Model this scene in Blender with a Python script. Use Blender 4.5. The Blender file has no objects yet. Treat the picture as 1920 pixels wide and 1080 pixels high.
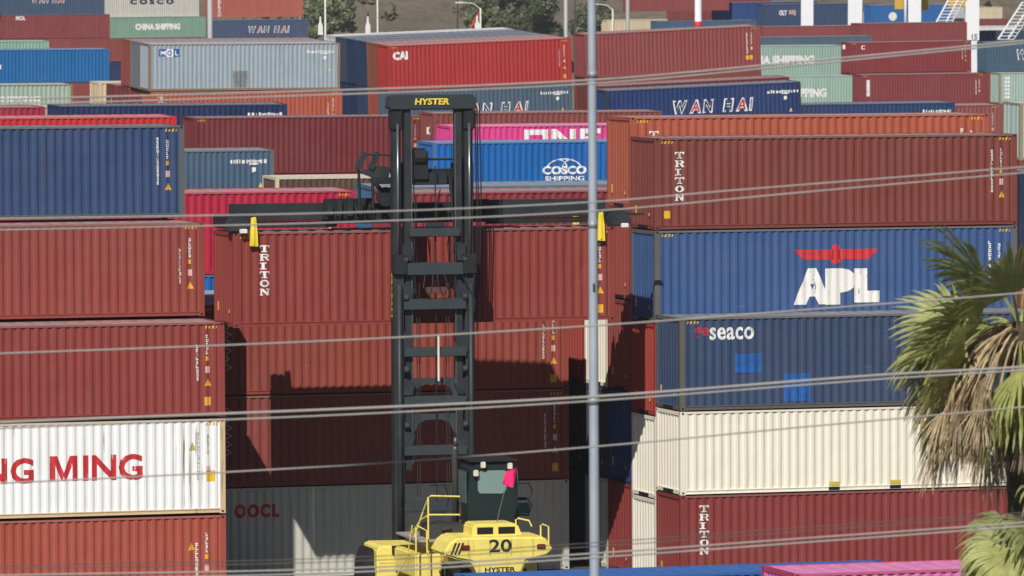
import bpy, bmesh, math, random
from mathutils import Vector, Matrix

random.seed(7)
SC = bpy.context.scene
COL = SC.collection
PI = math.pi

# ------------------------------------------------------------------ camera, sky, sun, exposure
FPX, YH, PSI, ROLL, HC0 = 11860.0, -15.0, 0.2934, -0.0043, 18.59      # focal length in 1920-px units, horizon row, yard yaw, roll, camera height
PIT = math.atan((540 - YH) / FPX)
FWD = Vector((0, math.cos(PIT), -math.sin(PIT)))
RGT = Vector((1, 0, 0)); DWN = Vector((0, -math.sin(PIT), -math.cos(PIT)))
CR = math.cos(ROLL) * RGT - math.sin(ROLL) * DWN
CD = math.sin(ROLL) * RGT + math.cos(ROLL) * DWN
CAM = Vector((0, 0, HC0))
U = Vector((math.cos(PSI), math.sin(PSI), 0)); V = Vector((-math.sin(PSI), math.cos(PSI), 0))
cam = bpy.data.cameras.new('camera'); cam.sensor_width = 36.0; cam.lens = 36.0 * FPX / 1920.0
cam.clip_start = 1.0; cam.clip_end = 6000.0
cam.dof.use_dof = True; cam.dof.focus_distance = 200.0; cam.dof.aperture_fstop = 4.0; cam.dof.aperture_blades = 0
camo = bpy.data.objects.new('camera', cam); COL.objects.link(camo)
M = Matrix((CR, -CD, -FWD)).transposed().to_4x4(); M.translation = CAM
camo.matrix_world = M
SC.camera = camo

SUN_T = (0.6125 * U + V + Vector((0, 0, -1.045))).normalized()           # the way the sunlight travels
w = bpy.data.worlds.new('World'); SC.world = w; w.use_nodes = True
nt = w.node_tree; bg = nt.nodes['Background']
sky = nt.nodes.new('ShaderNodeTexSky'); sky.sky_type = 'NISHITA'; sky.sun_disc = False
sky.air_density = 1.0; sky.dust_density = 0.3; sky.ozone_density = 2.0
sky.sun_elevation = math.asin(-SUN_T.z); sky.sun_rotation = math.atan2(-SUN_T.x, -SUN_T.y)
nt.links.new(sky.outputs[0], bg.inputs[0]); bg.inputs[1].default_value = 0.05
sl = bpy.data.lights.new('sun', 'SUN'); sl.energy = 5.0; sl.angle = math.radians(0.5); sl.color = (1.0, 0.95, 0.87)
so = bpy.data.objects.new('sun', sl); COL.objects.link(so); so.rotation_euler = SUN_T.to_track_quat('-Z', 'Y').to_euler()
SC.view_settings.view_transform = 'Standard'; SC.view_settings.look = 'None'
SC.view_settings.exposure = -0.12; SC.view_settings.gamma = 1.0; SC.view_settings.use_curve_mapping = False

# ------------------------------------------------------------------ helpers
def at(x, y, S):
    """Point seen at (x, y) of the 1920x1080 picture at the distance where one metre is S pixels."""
    d = FPX / S
    return CAM + d * FWD + (x - 960) / S * CR + (y - 540) / S * CD

def yard(u, v, z=0.0):
    p = u * U + v * V; return Vector((p.x, p.y, z))

class MB:
    def __init__(s): s.v = []; s.f = []; s.m = []
    def box(s, x0, x1, y0, y1, z0, z1, m=0):
        b = len(s.v)
        s.v += [(x0,y0,z0),(x1,y0,z0),(x1,y1,z0),(x0,y1,z0),(x0,y0,z1),(x1,y0,z1),(x1,y1,z1),(x0,y1,z1)]
        for q in ((0,3,2,1),(4,5,6,7),(0,1,5,4),(1,2,6,5),(2,3,7,6),(3,0,4,7)):
            s.f.append(tuple(b+i for i in q)); s.m.append(m)
        return s
    def face(s, pts, m=0):
        b = len(s.v); s.v += [tuple(p) for p in pts]; s.f.append(tuple(range(b, b+len(pts)))); s.m.append(m); return s
    def prism(s, outline, y0, y1, m=0):
        """outline of (x, z) points, counter-clockwise seen from -y, extruded from y0 to y1"""
        b = len(s.v); n = len(outline)
        s.v += [(x, y0, z) for x, z in outline] + [(x, y1, z) for x, z in outline]
        s.f.append(tuple(range(b, b+n))); s.m.append(m)
        s.f.append(tuple(range(b+2*n-1, b+n-1, -1))); s.m.append(m)
        for i in range(n):
            j = (i+1) % n
            s.f.append((b+j, b+i, b+n+i, b+n+j)); s.m.append(m)
        return s
    def tube(s, pts, r, n=8, m=0, cap=True):
        pts = [Vector(p) for p in pts]; rs = r if isinstance(r, (list, tuple)) else [r]*len(pts)
        rings = []
        for i, p in enumerate(pts):
            d = (pts[min(i+1, len(pts)-1)] - pts[max(i-1, 0)]).normalized()
            a = d.cross(Vector((0,0,1)) if abs(d.z) < .9 else Vector((1,0,0))).normalized(); c = d.cross(a)
            b = len(s.v); rings.append(b)
            for k in range(n):
                t = 2*PI*k/n; s.v.append(tuple(p + rs[i]*(math.cos(t)*a + math.sin(t)*c)))
        for i in range(len(pts)-1):
            for k in range(n):
                l = (k+1) % n
                s.f.append((rings[i]+k, rings[i]+l, rings[i+1]+l, rings[i+1]+k)); s.m.append(m)
        if cap:
            s.f.append(tuple(rings[0]+k for k in range(n-1,-1,-1))); s.m.append(m)
            s.f.append(tuple(rings[-1]+k for k in range(n))); s.m.append(m)
        return s
    def mesh(s, name, smooth=False, bevel=0.0, seg=2):
        me = bpy.data.meshes.new(name); me.from_pydata(s.v, [], s.f)
        me.polygons.foreach_set('material_index', s.m)
        bm = bmesh.new(); bm.from_mesh(me)
        if bevel:
            bmesh.ops.remove_doubles(bm, verts=bm.verts, dist=1e-5)
            es = [e for e in bm.edges if len(e.link_faces) == 2 and e.calc_face_angle(0) > .5]
            bmesh.ops.bevel(bm, geom=es, offset=bevel, segments=seg, affect='EDGES', clamp_overlap=True)
        if not smooth or bevel or True:
            bmesh.ops.recalc_face_normals(bm, faces=bm.faces)
        bm.to_mesh(me); bm.free()
        if smooth:
            me.polygons.foreach_set('use_smooth', [True]*len(me.polygons))
        me.update(); return me
    def build(s, name, mats, parent=None, **k):
        return link(name, s.mesh(name, **k), mats, parent)

def link(name, me, mats, parent=None):
    o = bpy.data.objects.new(name, me); COL.objects.link(o)
    if parent: o.parent = parent
    if not isinstance(mats, (list, tuple)): mats = [mats]
    if len(me.materials) < len(mats):
        for m in mats[len(me.materials):]: me.materials.append(m)
    for i, m in enumerate(mats):
        if me.materials[i] is not m:
            o.material_slots[i].link = 'OBJECT'; o.material_slots[i].material = m
    return o

def tag(o, label, cat, group=None, kind=None):
    o['label'] = label; o['category'] = cat
    if group: o['group'] = group
    if kind: o['kind'] = kind
    return o

def empty(name, loc, rot=(0,0,0)):
    o = bpy.data.objects.new(name, None); COL.objects.link(o); o.location = loc; o.rotation_euler = rot
    o.empty_display_size = .3; return o

# ------------------------------------------------------------------ materials
def nodes(name):
    m = bpy.data.materials.new(name); m.use_nodes = True
    return m, m.node_tree, m.node_tree.nodes['Principled BSDF']

def noise4(t, vec, sc, detail=3.0, rough=.55, scale=1.0, wlink=None):
    mp = t.nodes.new('ShaderNodeMapping'); t.links.new(vec, mp.inputs[0]); mp.inputs[3].default_value = sc
    n = t.nodes.new('ShaderNodeTexNoise'); n.noise_dimensions = '4D' if wlink else '3D'
    t.links.new(mp.outputs[0], n.inputs['Vector']); n.inputs['Scale'].default_value = scale
    n.inputs['Detail'].default_value = detail; n.inputs['Roughness'].default_value = rough
    if wlink: t.links.new(wlink, n.inputs['W'])
    return n.outputs['Fac']

def ramp(t, fac, a, b):
    r = t.nodes.new('ShaderNodeMapRange'); r.inputs[1].default_value = a; r.inputs[2].default_value = b
    t.links.new(fac, r.inputs[0]); return r.outputs[0]

def mixc(t, fac, a, b):
    n = t.nodes.new('ShaderNodeMix'); n.data_type = 'RGBA'
    if hasattr(fac, 'links'): t.links.new(fac, n.inputs[0])
    else: n.inputs[0].default_value = fac
    for i, c in ((6, a), (7, b)):
        if hasattr(c, 'links'): t.links.new(c, n.inputs[i])
        else: n.inputs[i].default_value = (c[0], c[1], c[2], 1)
    return n.outputs[2]

def mul(t, a, b):
    n = t.nodes.new('ShaderNodeMath'); n.operation = 'MULTIPLY'
    for i, c in ((0, a), (1, b)):
        if hasattr(c, 'links'): t.links.new(c, n.inputs[i])
        else: n.inputs[i].default_value = c
    return n.outputs[0]

PC = {}
def paint(col, wear=.35, rust=.25, rough=.55):
    """weathered container paint: sun-faded patches, vertical dirt streaks, rust specks"""
    key = (tuple(col), wear, rust, rough)
    if key in PC: return PC[key]
    m, t, b = nodes('container_paint')
    tc = t.nodes.new('ShaderNodeTexCoord').outputs['Object']
    oi = t.nodes.new('ShaderNodeObjectInfo'); W = mul(t, oi.outputs['Random'], 57.0)
    big = noise4(t, tc, (.35,.35,.5), 3, .6, 1, W)
    fade = [min(1, c*.85 + .045) for c in col]
    c = mixc(t, mul(t, ramp(t, big, .42, .75), wear), col, fade)
    st = noise4(t, tc, (5.5,5.5,.22), 4, .65, 1, W)
    dirt = [c0*.45+.012 for c0 in col]
    c = mixc(t, mul(t, ramp(t, st, .56, .80), wear), c, dirt)
    pan = noise4(t, tc, (2.1,2.1,.02), 1, .5, 1, W)
    c = mixc(t, mul(t, ramp(t, pan, .35, .7), .38), c, [min(1, x*1.2+.012) for x in col])
    low = noise4(t, tc, (1.6,1.6,.9), 5, .62, 1, W); c = mixc(t, mul(t, ramp(t, low, .55, .78), wear*.7), c, [x*.6+.03 for x in col])
    dn = noise4(t, tc, (1.3,1.3,.8), 2, .5, 1, W); bp = t.nodes.new('ShaderNodeBump'); bp.inputs['Strength'].default_value = .5; bp.inputs['Distance'].default_value = .05; t.links.new(dn, bp.inputs['Height']); t.links.new(bp.outputs[0], b.inputs['Normal'])
    rs = noise4(t, tc, (3.3,3.3,1.1), 6, .7, 1, W)
    c = mixc(t, mul(t, ramp(t, rs, .66, .74), rust), c, (.16,.055,.022))
    run = noise4(t, tc, (9,9,.35), 3, .6, 1, W); msk = noise4(t, tc, (.6,.6,.5), 2, .5, 1, W)
    c = mixc(t, mul(t, mul(t, ramp(t, run, .58, .70), ramp(t, msk, .50, .66)), min(.9, rust*1.8)), c, (.13,.05,.024))
    scr = noise4(t, tc, (1.1,1.1,26), 3, .6, 1, W); msk2 = noise4(t, tc, (1.5,1.5,1.1), 2, .5, 1, W)
    c = mixc(t, mul(t, mul(t, ramp(t, scr, .62, .70), ramp(t, msk2, .58, .68)), wear*1.2), c, [min(.8, x*.6+.22) for x in col])
    t.links.new(c, b.inputs['Base Color'])
    rr = t.nodes.new('ShaderNodeMapRange'); rr.inputs[3].default_value = rough-.08; rr.inputs[4].default_value = rough+.15
    t.links.new(big, rr.inputs[0]); t.links.new(rr.outputs[0], b.inputs['Roughness'])
    b.inputs['Specular IOR Level'].default_value = .3
    PC[key] = m; return m

FC = {}
def flat(col, rough=.6, metal=0.0, name='paint', var=.12, scale=3.0):
    key = (tuple(col), rough, metal, name)
    if key in FC: return FC[key]
    m, t, b = nodes(name)
    tc = t.nodes.new('ShaderNodeTexCoord').outputs['Object']
    n = noise4(t, tc, (scale,scale,scale), 4, .6)
    c = mixc(t, ramp(t, n, .3, .75), [x*(1-var) for x in col], [min(1, x*(1+var)) for x in col])
    t.links.new(c, b.inputs['Base Color']); b.inputs['Roughness'].default_value = rough; b.inputs['Metallic'].default_value = metal
    b.inputs['Specular IOR Level'].default_value = .35
    FC[key] = m; return m

def ink(col, name):
    m, t, b = nodes(name); tc = t.nodes.new('ShaderNodeTexCoord').outputs['Object']
    n = noise4(t, tc, (7,7,2.2), 5, .7); n2 = noise4(t, tc, (.9,.9,.9), 2, .5); n3 = noise4(t, tc, (3,3,.3), 4, .6)
    c = mixc(t, mul(t, ramp(t, n3, .45, .75), .45), col, [x*.72+.03 for x in col]); t.links.new(c, b.inputs['Base Color']); b.inputs['Roughness'].default_value = .65
    hole = mul(t, ramp(t, n, .57, .64), ramp(t, n2, .40, .62)); inv = t.nodes.new('ShaderNodeMath'); inv.operation = 'SUBTRACT'; inv.inputs[0].default_value = 1; t.links.new(hole, inv.inputs[1]); t.links.new(inv.outputs[0], b.inputs['Alpha'])
    return m
WHITE_INK = ink((.82,.82,.80), 'white_print')
RED_INK = ink((.55,.02,.03), 'red_print')
DARK_INK = flat((.02,.022,.03), .6, name='dark_print')
NAVY_INK = flat((.015,.03,.10), .6, name='navy_print')
YEL_INK = flat((.75,.42,.03), .6, name='yellow_print')
PINK_INK = flat((.72,.45,.42), .6, name='pale_print')
STEEL = flat((.30,.31,.32), .45, .6, 'galvanised_steel')
HOLE_SHADE = flat((.01,.01,.011), .9, name='painted_recess_shade')  # near-black colour stands in for the shade inside holes and openings
RUST = paint((.20,.10,.055), .5, .5, .7)

MAROON=(.235,.055,.045); MAROON2=(.25,.046,.040); DKRED=(.17,.028,.032); REDC=(.36,.035,.04); ORANGE=(.42,.10,.055); CRIMSON=(.46,.018,.055)
BLUE=(.028,.085,.27); NAVY=(.014,.030,.10); SLATE=(.05,.085,.15); SEAB=(.035,.06,.125); CREAM=(.70,.66,.55); WHITE=(.76,.76,.76)
GREEN=(.30,.44,.36); GREY=(.33,.37,.42); PINK=(.68,.055,.26); COSB=(.010,.12,.40); OOC=(.50,.50,.44); BROWN=(.15,.09,.055); TEAL=(.42,.55,.53)

# ------------------------------------------------------------------ the container
PITCH, CDEP, POST, PW = .278, .036, .165, 2.438
PROF = ((0,.0),(.072,.0),(.140,1.0),(.210,1.0),(.278,.0))
def corr(x, x0):
    t = (x - x0) % PITCH
    for (a, fa), (b, fb) in zip(PROF, PROF[1:]):
        if t <= b: return .012 + CDEP*(fa + (fb-fa)*(t-a)/(b-a))
    return .012
def breaks(x0, x1):
    xs = [x0]; k = 0
    while True:
        for a, _ in PROF[:-1]:
            x = x0 + k*PITCH + a
            if x >= x1 - 1e-4: xs.append(x1); return xs
            if x > xs[-1] + 1e-5: xs.append(x)
        k += 1
MC = {}
def cached(key, fn):
    if key not in MC: MC[key] = fn()
    return MC[key]

def side_mesh(L, H, var=0):
    from mathutils import noise as nz
    b = MB(); xs = breaks(POST, L-POST); z0, z1 = .15, H-.06; nzr = 7
    for i, x in enumerate(xs):
        y = corr(x, POST) if i < len(xs)-1 else .012
        e = min(1, (x-POST)*3, (L-POST-x)*3)
        for k in range(nzr+1):
            t = k/nzr; d = max(0, nz.noise(Vector((x*.8+31*var, t*2.3, 7.7*var))))*.030 + max(0, nz.noise(Vector((x*2.6, t*3+5*var, var)))-.15)*.03
            b.v.append((x, y + d*e*math.sin(PI*t)**.6, z0 + (z1-z0)*t))
    n = nzr+1
    for i in range(len(xs)-1):
        for k in range(nzr):
            b.f.append((n*i+k, n*(i+1)+k, n*(i+1)+k+1, n*i+k+1)); b.m.append(0)
    return b.mesh('side_panel')
def end_mesh(H):                                  # outer face towards -x
    b = MB(); xs = breaks(POST, PW-POST); z0, z1 = .15, H-.10
    for i, x in enumerate(xs):
        y = corr(x, POST)*1.1 if i < len(xs)-1 else .012
        b.v += [(y, x, z0), (y, x, z1)]
    for i in range(len(xs)-1):
        b.f.append((2*i+2, 2*i, 2*i+1, 2*i+3)); b.m.append(0)
    return b.mesh('end_panel')
def roof_mesh(L, H):
    b = MB(); z = H-.012; n = int((L-.3)/.55); xs = [.15]
    prof = ((0,0),(.25,0),(.30,-.02),(.50,-.02),(.55,0)); x0 = .15; zs = [0]
    for k in range(n):
        for a, d in prof[1:]: xs.append(x0+k*.55+a); zs.append(d)
    xs.append(L-.15); zs.append(0)
    for x, d in zip(xs, zs): b.v += [(x, .06, z+d), (x, PW-.06, z+d)]
    for i in range(len(xs)-1):
        b.f.append((2*i, 2*i+2, 2*i+3, 2*i+1)); b.m.append(0)
    return b.mesh('roof_panel')
def cast_mesh():
    b = MB(); b.box(-.003,.178,-.003,.162,-.002,.118)
    b.box(.055,.125,-.006,.0,.03,.09,1); b.box(-.006,.0,.05,.112,.03,.09,1)  # second slot: shaded casting holes painted on as dark plates
    return b.mesh('corner_casting')
def door_mesh(H):                                 # one leaf at the +x end, local origin at hinge
    b = MB(); w_ = (PW-2*POST)/2-.01
    b.box(-.05, -.012, 0, w_, .17, H-.12)
    for k in range(4):
        z = .35 + k*(H-.8)/3.4; b.box(-.012, .004, .08, w_-.08, z, z+.10)
    return b.mesh('door')
def rod_mesh(H):
    b = MB(); b.tube([(0.018,0,.12),(0.018,0,H-.10)], .017, 6)
    for z in (.3, 1.0, 1.7, H-.35): b.box(-.01,.035,-.05,.05,z,z+.06)
    b.box(.02,.045,-.02,.32,1.12,1.16)
    return b.mesh('lock_rod')

def pockets(root, L, m):
    for x in (L/2-1.02, L/2+1.02):
        MB().box(x-.18, x+.18, -.004, .12, .03, .135).build('fork_pocket', HOLE_SHADE, root)  # dark block, the pocket's inner shade put into its colour
        MB().box(x-.17, x+.17, -.005, .0, .17, .30).build('fork_pocket_marking', flat((.60,.50,.06), name='yellow_print'), root)

def container(pos, yaw, L, H, col, label, lod=0, frame=None, eu=0.0, ev=0.0, group='stacked shipping containers', wear=.35, rust=.25, doors_left=False, endcol=None, panel=None, name='shipping_container', roof=None):
    """pos: front-left bottom corner. lod 0: every frame piece, 1: joined frame"""
    m = paint(col, wear, rust); fm = paint(frame, wear+.15, rust+.25) if frame else m
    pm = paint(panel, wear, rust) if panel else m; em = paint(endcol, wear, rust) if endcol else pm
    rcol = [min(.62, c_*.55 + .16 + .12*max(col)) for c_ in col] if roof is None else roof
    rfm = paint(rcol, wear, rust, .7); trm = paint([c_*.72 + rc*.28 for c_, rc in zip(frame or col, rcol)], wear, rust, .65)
    r = empty(name, pos)
    mw = Matrix((U_(yaw, eu), V_(yaw, ev), U_(yaw, eu).cross(V_(yaw, ev)).normalized())).transposed()
    r.rotation_euler = mw.to_euler()
    tag(r, label, 'container', group)
    def put(nm, me, mats, loc=(0,0,0), rz=0, sc=None):
        o = link(nm, me, mats, r); o.location = loc
        if rz: o.rotation_euler = (0,0,rz)
        if sc: o.scale = sc
        return o
    vr = len(label)*7 % 5; sm = cached(('s',L,H,vr), lambda: side_mesh(L,H,vr))
    put('side_panel', sm, pm); put('side_panel', sm, pm, (L,PW,0), PI)
    ee = cached(('e',H), lambda: end_mesh(H))
    if not doors_left: put('end_panel', ee, em)
    else: put('end_panel', ee, em, (L,PW,0), PI)
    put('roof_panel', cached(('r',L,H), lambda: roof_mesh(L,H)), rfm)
    if lod == 0:
        ox, rz = ((L,PW), 0) if False else ((L, 0), 0)
        dm = cached(('d',H), lambda: door_mesh(H)); rm = cached(('rod',H), lambda: rod_mesh(H))
        for k in range(2):
            d = put('door', dm, em, (L, POST + k*(PW-2*POST)/2 + .005, 0) if not doors_left else (0, PW-POST-k*(PW-2*POST)/2-.005, 0), 0 if not doors_left else PI)
            for q in (.3, .8):
                ro = link('lock_rod', rm, STEEL, d); ro.location = (0, q, 0)
        pmesh = cached(('p',H), lambda: MB().box(0,POST,0,POST-.03,.118,H-.118).mesh('corner_post'))
        for x, y in ((0,0),(L-POST,0),(0,PW-POST+.03),(L-POST,PW-POST+.03)): put('corner_post', pmesh, fm, (x,y,0))
        cm = cached('c', cast_mesh)
        for z in (0, H-.116):
            for x, y, rz2 in ((0,0,0),(L,PW,PI)): put('corner_casting', cm, [fm, HOLE_SHADE], (x,y,z), rz2)
            for x, y, sc in ((L,0,(-1,1,1)),(0,PW,(1,-1,1))): put('corner_casting', cm, [fm, HOLE_SHADE], (x,y,z), 0, sc)
        tr = cached(('t',L), lambda: MB().box(.175,L-.175,0,.06,-.06,0).mesh('top_rail'))
        br = cached(('b',L), lambda: MB().box(.175,L-.175,.0,.05,.118,.15).box(.175,L-.175,.018,.05,.035,.118).box(.175,L-.175,.0,.05,.02,.035).mesh('bottom_rail'))
        put('top_rail', tr, trm, (0,0,H)); put('top_rail', tr, trm, (L,PW,H), PI)
        put('bottom_rail', br, fm); put('bottom_rail', br, fm, (L,PW,0), PI)
        er = cached('er', lambda: MB().box(0,.06,.165,PW-.165,-.11,0).mesh('end_rail')); es = cached('es', lambda: MB().box(0,.06,.165,PW-.165,.02,.15).mesh('end_rail'))
        gt = cached('gt', lambda: MB().box(-.006,.0,.72,1.72,.03,.125).mesh('gooseneck_tunnel'))  # thin dark plate, painted as the shaded tunnel mouth
        if not doors_left: put('gooseneck_tunnel', gt, HOLE_SHADE)
        ep = cached('ep', lambda: MB().box(-.004,.01,1.86,1.98,.45,.72).box(-.004,.01,.55,.62,.42,.52).mesh('end_plate'))
        if not doors_left and max(col) < .5: put('end_plate', ep, flat((.75,.42,.10), name='orange_plate'))
        put('end_rail', er, fm, (0,0,H-.002)); put('end_rail', er, fm, (L,PW,H-.002), PI); put('end_rail', es, fm); put('end_rail', es, fm, (L,PW,0), PI)
    else:
        def fr():
            b = MB()
            for x in (0, L-POST):
                for y in (0, PW-POST): b.box(x,x+POST,y,y+POST,0,H)
            for y in (0, PW-.06): b.box(POST,L-POST,y,y+.06,H-.06,H-.001,1); b.box(POST,L-POST,y,y+.06,.02,.15)
            for x in (0, L-.06): b.box(x,x+.06,POST,PW-POST,H-.11,H-.002); b.box(x,x+.06,POST,PW-POST,.02,.15)
            return b.mesh('frame')
        put('frame', cached(('f',L,H), fr), [fm, trm])
        def dr():
            b = MB(); b.box(-.06,-.02,POST,PW-POST,.15,H-.11)
            for q in (.35,.85,1.58,2.08): b.tube([(.0,q,.12),(.0,q,H-.1)], .02, 5)
            return b.mesh('door_panel')
        if not doors_left: put('door_panel', cached(('dp',H), dr), em, (L,0,0))
        else: put('door_panel', cached(('dp',H), dr), em, (0,PW,0), PI)
    r['L'] = L; r['H'] = H
    return r

def U_(yaw, e): return Vector((math.cos(yaw)*math.cos(e), math.sin(yaw)*math.cos(e), math.sin(e)))
def V_(yaw, e): return Vector((-math.sin(yaw)*math.cos(e), math.cos(yaw)*math.cos(e), math.sin(e)))

# ------------------------------------------------------------------ print on the corrugated sides
def text_mesh(txt, size, bold=.0, shear=0.0, sx=1.0, spacing=1.0):
    c = bpy.data.curves.new('lettering', 'FONT'); c.body = txt; c.size = size; c.shear = shear; c.offset = bold; c.space_character = spacing
    c.resolution_u = 3; c.fill_mode = 'FRONT'
    o = bpy.data.objects.new('lettering', c); COL.objects.link(o)
    dg = bpy.context.evaluated_depsgraph_get()
    me = bpy.data.meshes.new_from_object(o.evaluated_get(dg))
    bpy.data.objects.remove(o); bpy.data.curves.remove(c)
    for v in me.vertices: v.co.x *= sx
    return me

def bounds(me):
    xs = [v.co.x for v in me.vertices]; ys = [v.co.y for v in me.vertices]
    return min(xs), max(xs), min(ys), max(ys)

def lay(root, me, x, z, mat, off=.004, name='lettering', fit=None, corrug=True):
    """put flat artwork (x right, y up) on the front side: lower left corner of its box at (x, z); fit = (width, height)"""
    x0, x1, y0, y1 = bounds(me)
    kx, ky = (1, 1) if not fit else (fit[0]/(x1-x0) if fit[0] else None, fit[1]/(y1-y0) if fit[1] else None)
    kx = kx or ky; ky = ky or kx
    for v in me.vertices:
        v.co.x = (v.co.x-x0)*kx + x; v.co.y = (v.co.y-y0)*ky + z
    bm = bmesh.new(); bm.from_mesh(me)
    if corrug:
        X1 = x + (x1-x0)*kx
        for b in breaks(POST, root['L']-POST):
            if x < b < X1:
                g = bm.verts[:] + bm.edges[:] + bm.faces[:]
                bmesh.ops.bisect_plane(bm, geom=g, plane_co=(b,0,0), plane_no=(1,0,0), dist=1e-6)
    for v in bm.verts:
        a, c = v.co.x, v.co.y
        yy = corr(a, POST) if (corrug and POST < a < root['L']-POST) else .012
        v.co = Vector((a, yy - off, c))
    bmesh.ops.triangulate(bm, faces=[f for f in bm.faces if len(f.verts) > 4])
    bm.to_mesh(me); bm.free(); me.name = name
    o = link(name, me, mat, root)
    if name in ('number_print', 'height_stripes', 'white_bars', 'graffiti'): o['kind'] = 'stuff'
    return o

def letters(root, txt, x, z, h, wd, mat, bold=.03, shear=0.0, spacing=1.0, off=.004, corrug=True, name='lettering'):
    return lay(root, text_mesh(txt, 1.0, bold, shear, 1.0, spacing), x, z, mat, off, name, (wd, h), corrug)

def poly_mesh(polys):
    bm = bmesh.new()
    for p in polys:
        vs = [bm.verts.new((a, b, 0)) for a, b in p]; bm.faces.new(vs)
    me = bpy.data.meshes.new('artwork'); bm.to_mesh(me); bm.free(); return me

def serif_letter(ch):
    """slab-serif capitals on a 1 x 1 body"""
    if ch == 'T': return [[(0,.83),(1,.83),(1,1),(0,1)],[(0,.66),(.12,.66),(.12,.83),(0,.83)],[(.88,.66),(1,.66),(1,.83),(.88,.83)],[(.37,.14),(.63,.14),(.63,.83),(.37,.83)],[(.2,0),(.8,0),(.8,.14),(.2,.14)]]
    if ch == 'I': return [[(.37,.14),(.63,.14),(.63,.86),(.37,.86)],[(.18,0),(.82,0),(.82,.14),(.18,.14)],[(.18,.86),(.82,.86),(.82,1),(.18,1)]]
    if ch == 'R': return [[(.0,0),(.44,0),(.44,.14),(.0,.14)],[(.1,.14),(.34,.14),(.34,.86),(.1,.86)],[(0,.86),(.34,.86),(.34,1),(0,1)],[(.34,.86),(.72,.86),(.84,.94),(.7,1),(.34,1)],[(.72,.86),(.72,.62),(.96,.6),(.98,.82),(.84,.94)],[(.34,.46),(.66,.46),(.84,.5),(.96,.6),(.72,.62),(.34,.6)],[(.5,.46),(.76,.46),(1,.1),(1,0),(.78,0)]]
    if ch == 'N': return [[(0,0),(.34,0),(.34,.12),(0,.12)],[(.08,.12),(.26,.12),(.26,.88),(.08,.88)],[(0,.88),(.34,.88),(.34,1),(0,1)],[(.26,.95),(.26,.66),(.74,0),(.92,0),(.92,.12),(.34,1)],[(.74,.3),(.92,.1),(.92,.88),(.74,.88)],[(.66,.88),(1,.88),(1,1),(.66,1)]]
    if ch == 'O':
        out = []
        for k in range(14):
            a, b = 2*PI*k/14, 2*PI*(k+1)/14
            out.append([(.5+.5*math.cos(a),.5+.5*math.sin(a)),(.5+.5*math.cos(b),.5+.5*math.sin(b)),(.5+.24*math.cos(b),.5+.32*math.sin(b)),(.5+.24*math.cos(a),.5+.32*math.sin(a))])
        return out
def vertical_name(root, word, x, ztop, wd, h, pitch, mat=WHITE_INK):
    for k, ch in enumerate(word):
        lay(root, poly_mesh(serif_letter(ch)), x, ztop - k*pitch - h, mat, .004, 'letter', (wd*(.7 if ch == 'I' else 1), h))

def glyph_column(n, h, wd, seed):
    rr = random.Random(seed); ps = []
    for k in range(n):
        z = -k*h*1.25; a = rr.uniform(0,.25)*wd; b = wd*rr.uniform(.7,1)
        ps.append([(a,z),(b,z),(b,z+h*rr.uniform(.3,.45)),(a,z+h*rr.uniform(.3,.45))]); ps.append([(a,z+h*.55),(a+wd*.35,z+h*.55),(a+wd*.35,z+h),(a,z+h)])
        if rr.random() < .6: ps.append([(b-wd*.3,z+h*.5),(b,z+h*.5),(b,z+h),(b-wd*.3,z+h)])
    return poly_mesh(ps)
def id_marks(root, seed=0, tri=True, yel=True, ink=WHITE_INK, extra=False):
    """the column of number print and stickers by the right-hand corner"""
    L, H = root['L'], root['H']; rv = random.Random(seed*13+1); L0 = L; L = L - rv.uniform(-.06,.16); dz = rv.uniform(-.12,.1); H0_ = H; H = H + dz
    lay(root, glyph_column(rv.choice((9,11,12)), .10, .10, seed), L-.87, H-1.85, ink, .004, 'number_print')
    lay(root, glyph_column(5, .10, .10, seed+1), L-.55, H-1.05, ink, .004, 'number_print')
    q = lambda x, z, a, b: poly_mesh([[(x,z),(x+a,z),(x+a,z+b),(x,z+b)]])
    if yel: lay(root, q(0,0,.10,.14), L-.56, H-1.25, YEL_INK, .004, 'label_sticker')
    lay(root, q(0,0,.14,.2), L-.57, H-1.62, PINK_INK, .004, 'label_sticker')
    if tri: lay(root, poly_mesh([[(0,0),(.22,0),(.11,.22)]]), L-.60, H-2.02, YEL_INK, .004, 'warning_sticker')
    if H0_ > 2.8:
        for xx in (.22, L0-.62): lay(root, poly_mesh([[(k*.11,0),(k*.11+.05,0),(k*.11+.08,.09),(k*.11+.03,.09)] for k in range(4)]), xx, H0_-.19, YEL_INK, .004, 'height_stripes')
    if extra: lay(root, q(0,0,.2,.26), L-.60, H-2.62, YEL_INK, .004, 'label_sticker')
def small_print(root, seed=0, x=None, ink=WHITE_INK):
    """a short line of maker's print near the upper right corner"""
    L, H = root['L'], root['H']; rr = random.Random(seed); ps = []; a = 0
    for k in range(11):
        wd = rr.uniform(.06,.14); h = rr.uniform(.12,.2); ps.append([(a,0),(a+wd,0),(a+wd,h),(a,h)]); a += wd+rr.uniform(.04,.1)
    lay(root, poly_mesh(ps), L-2.1, H-.62, ink, .004, 'number_print')
    lay(root, poly_mesh([[(0,.28),(.6,.28),(.6,.36),(0,.36)],[(.05,.14),(.5,.14),(.5,.24),(.05,.24)],[(.18,-.22),(.38,-.16),(.38,.02),(.18,.02)]]), L-1.25, H-1.05, ink, .004, 'number_print')
    lay(root, poly_mesh([[(0,0),(.22,0),(.11,.24)]]), L-.75, H-1.75, flat((.62,.55,.12), name='yellow_print'), .004, 'warning_sticker')
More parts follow.
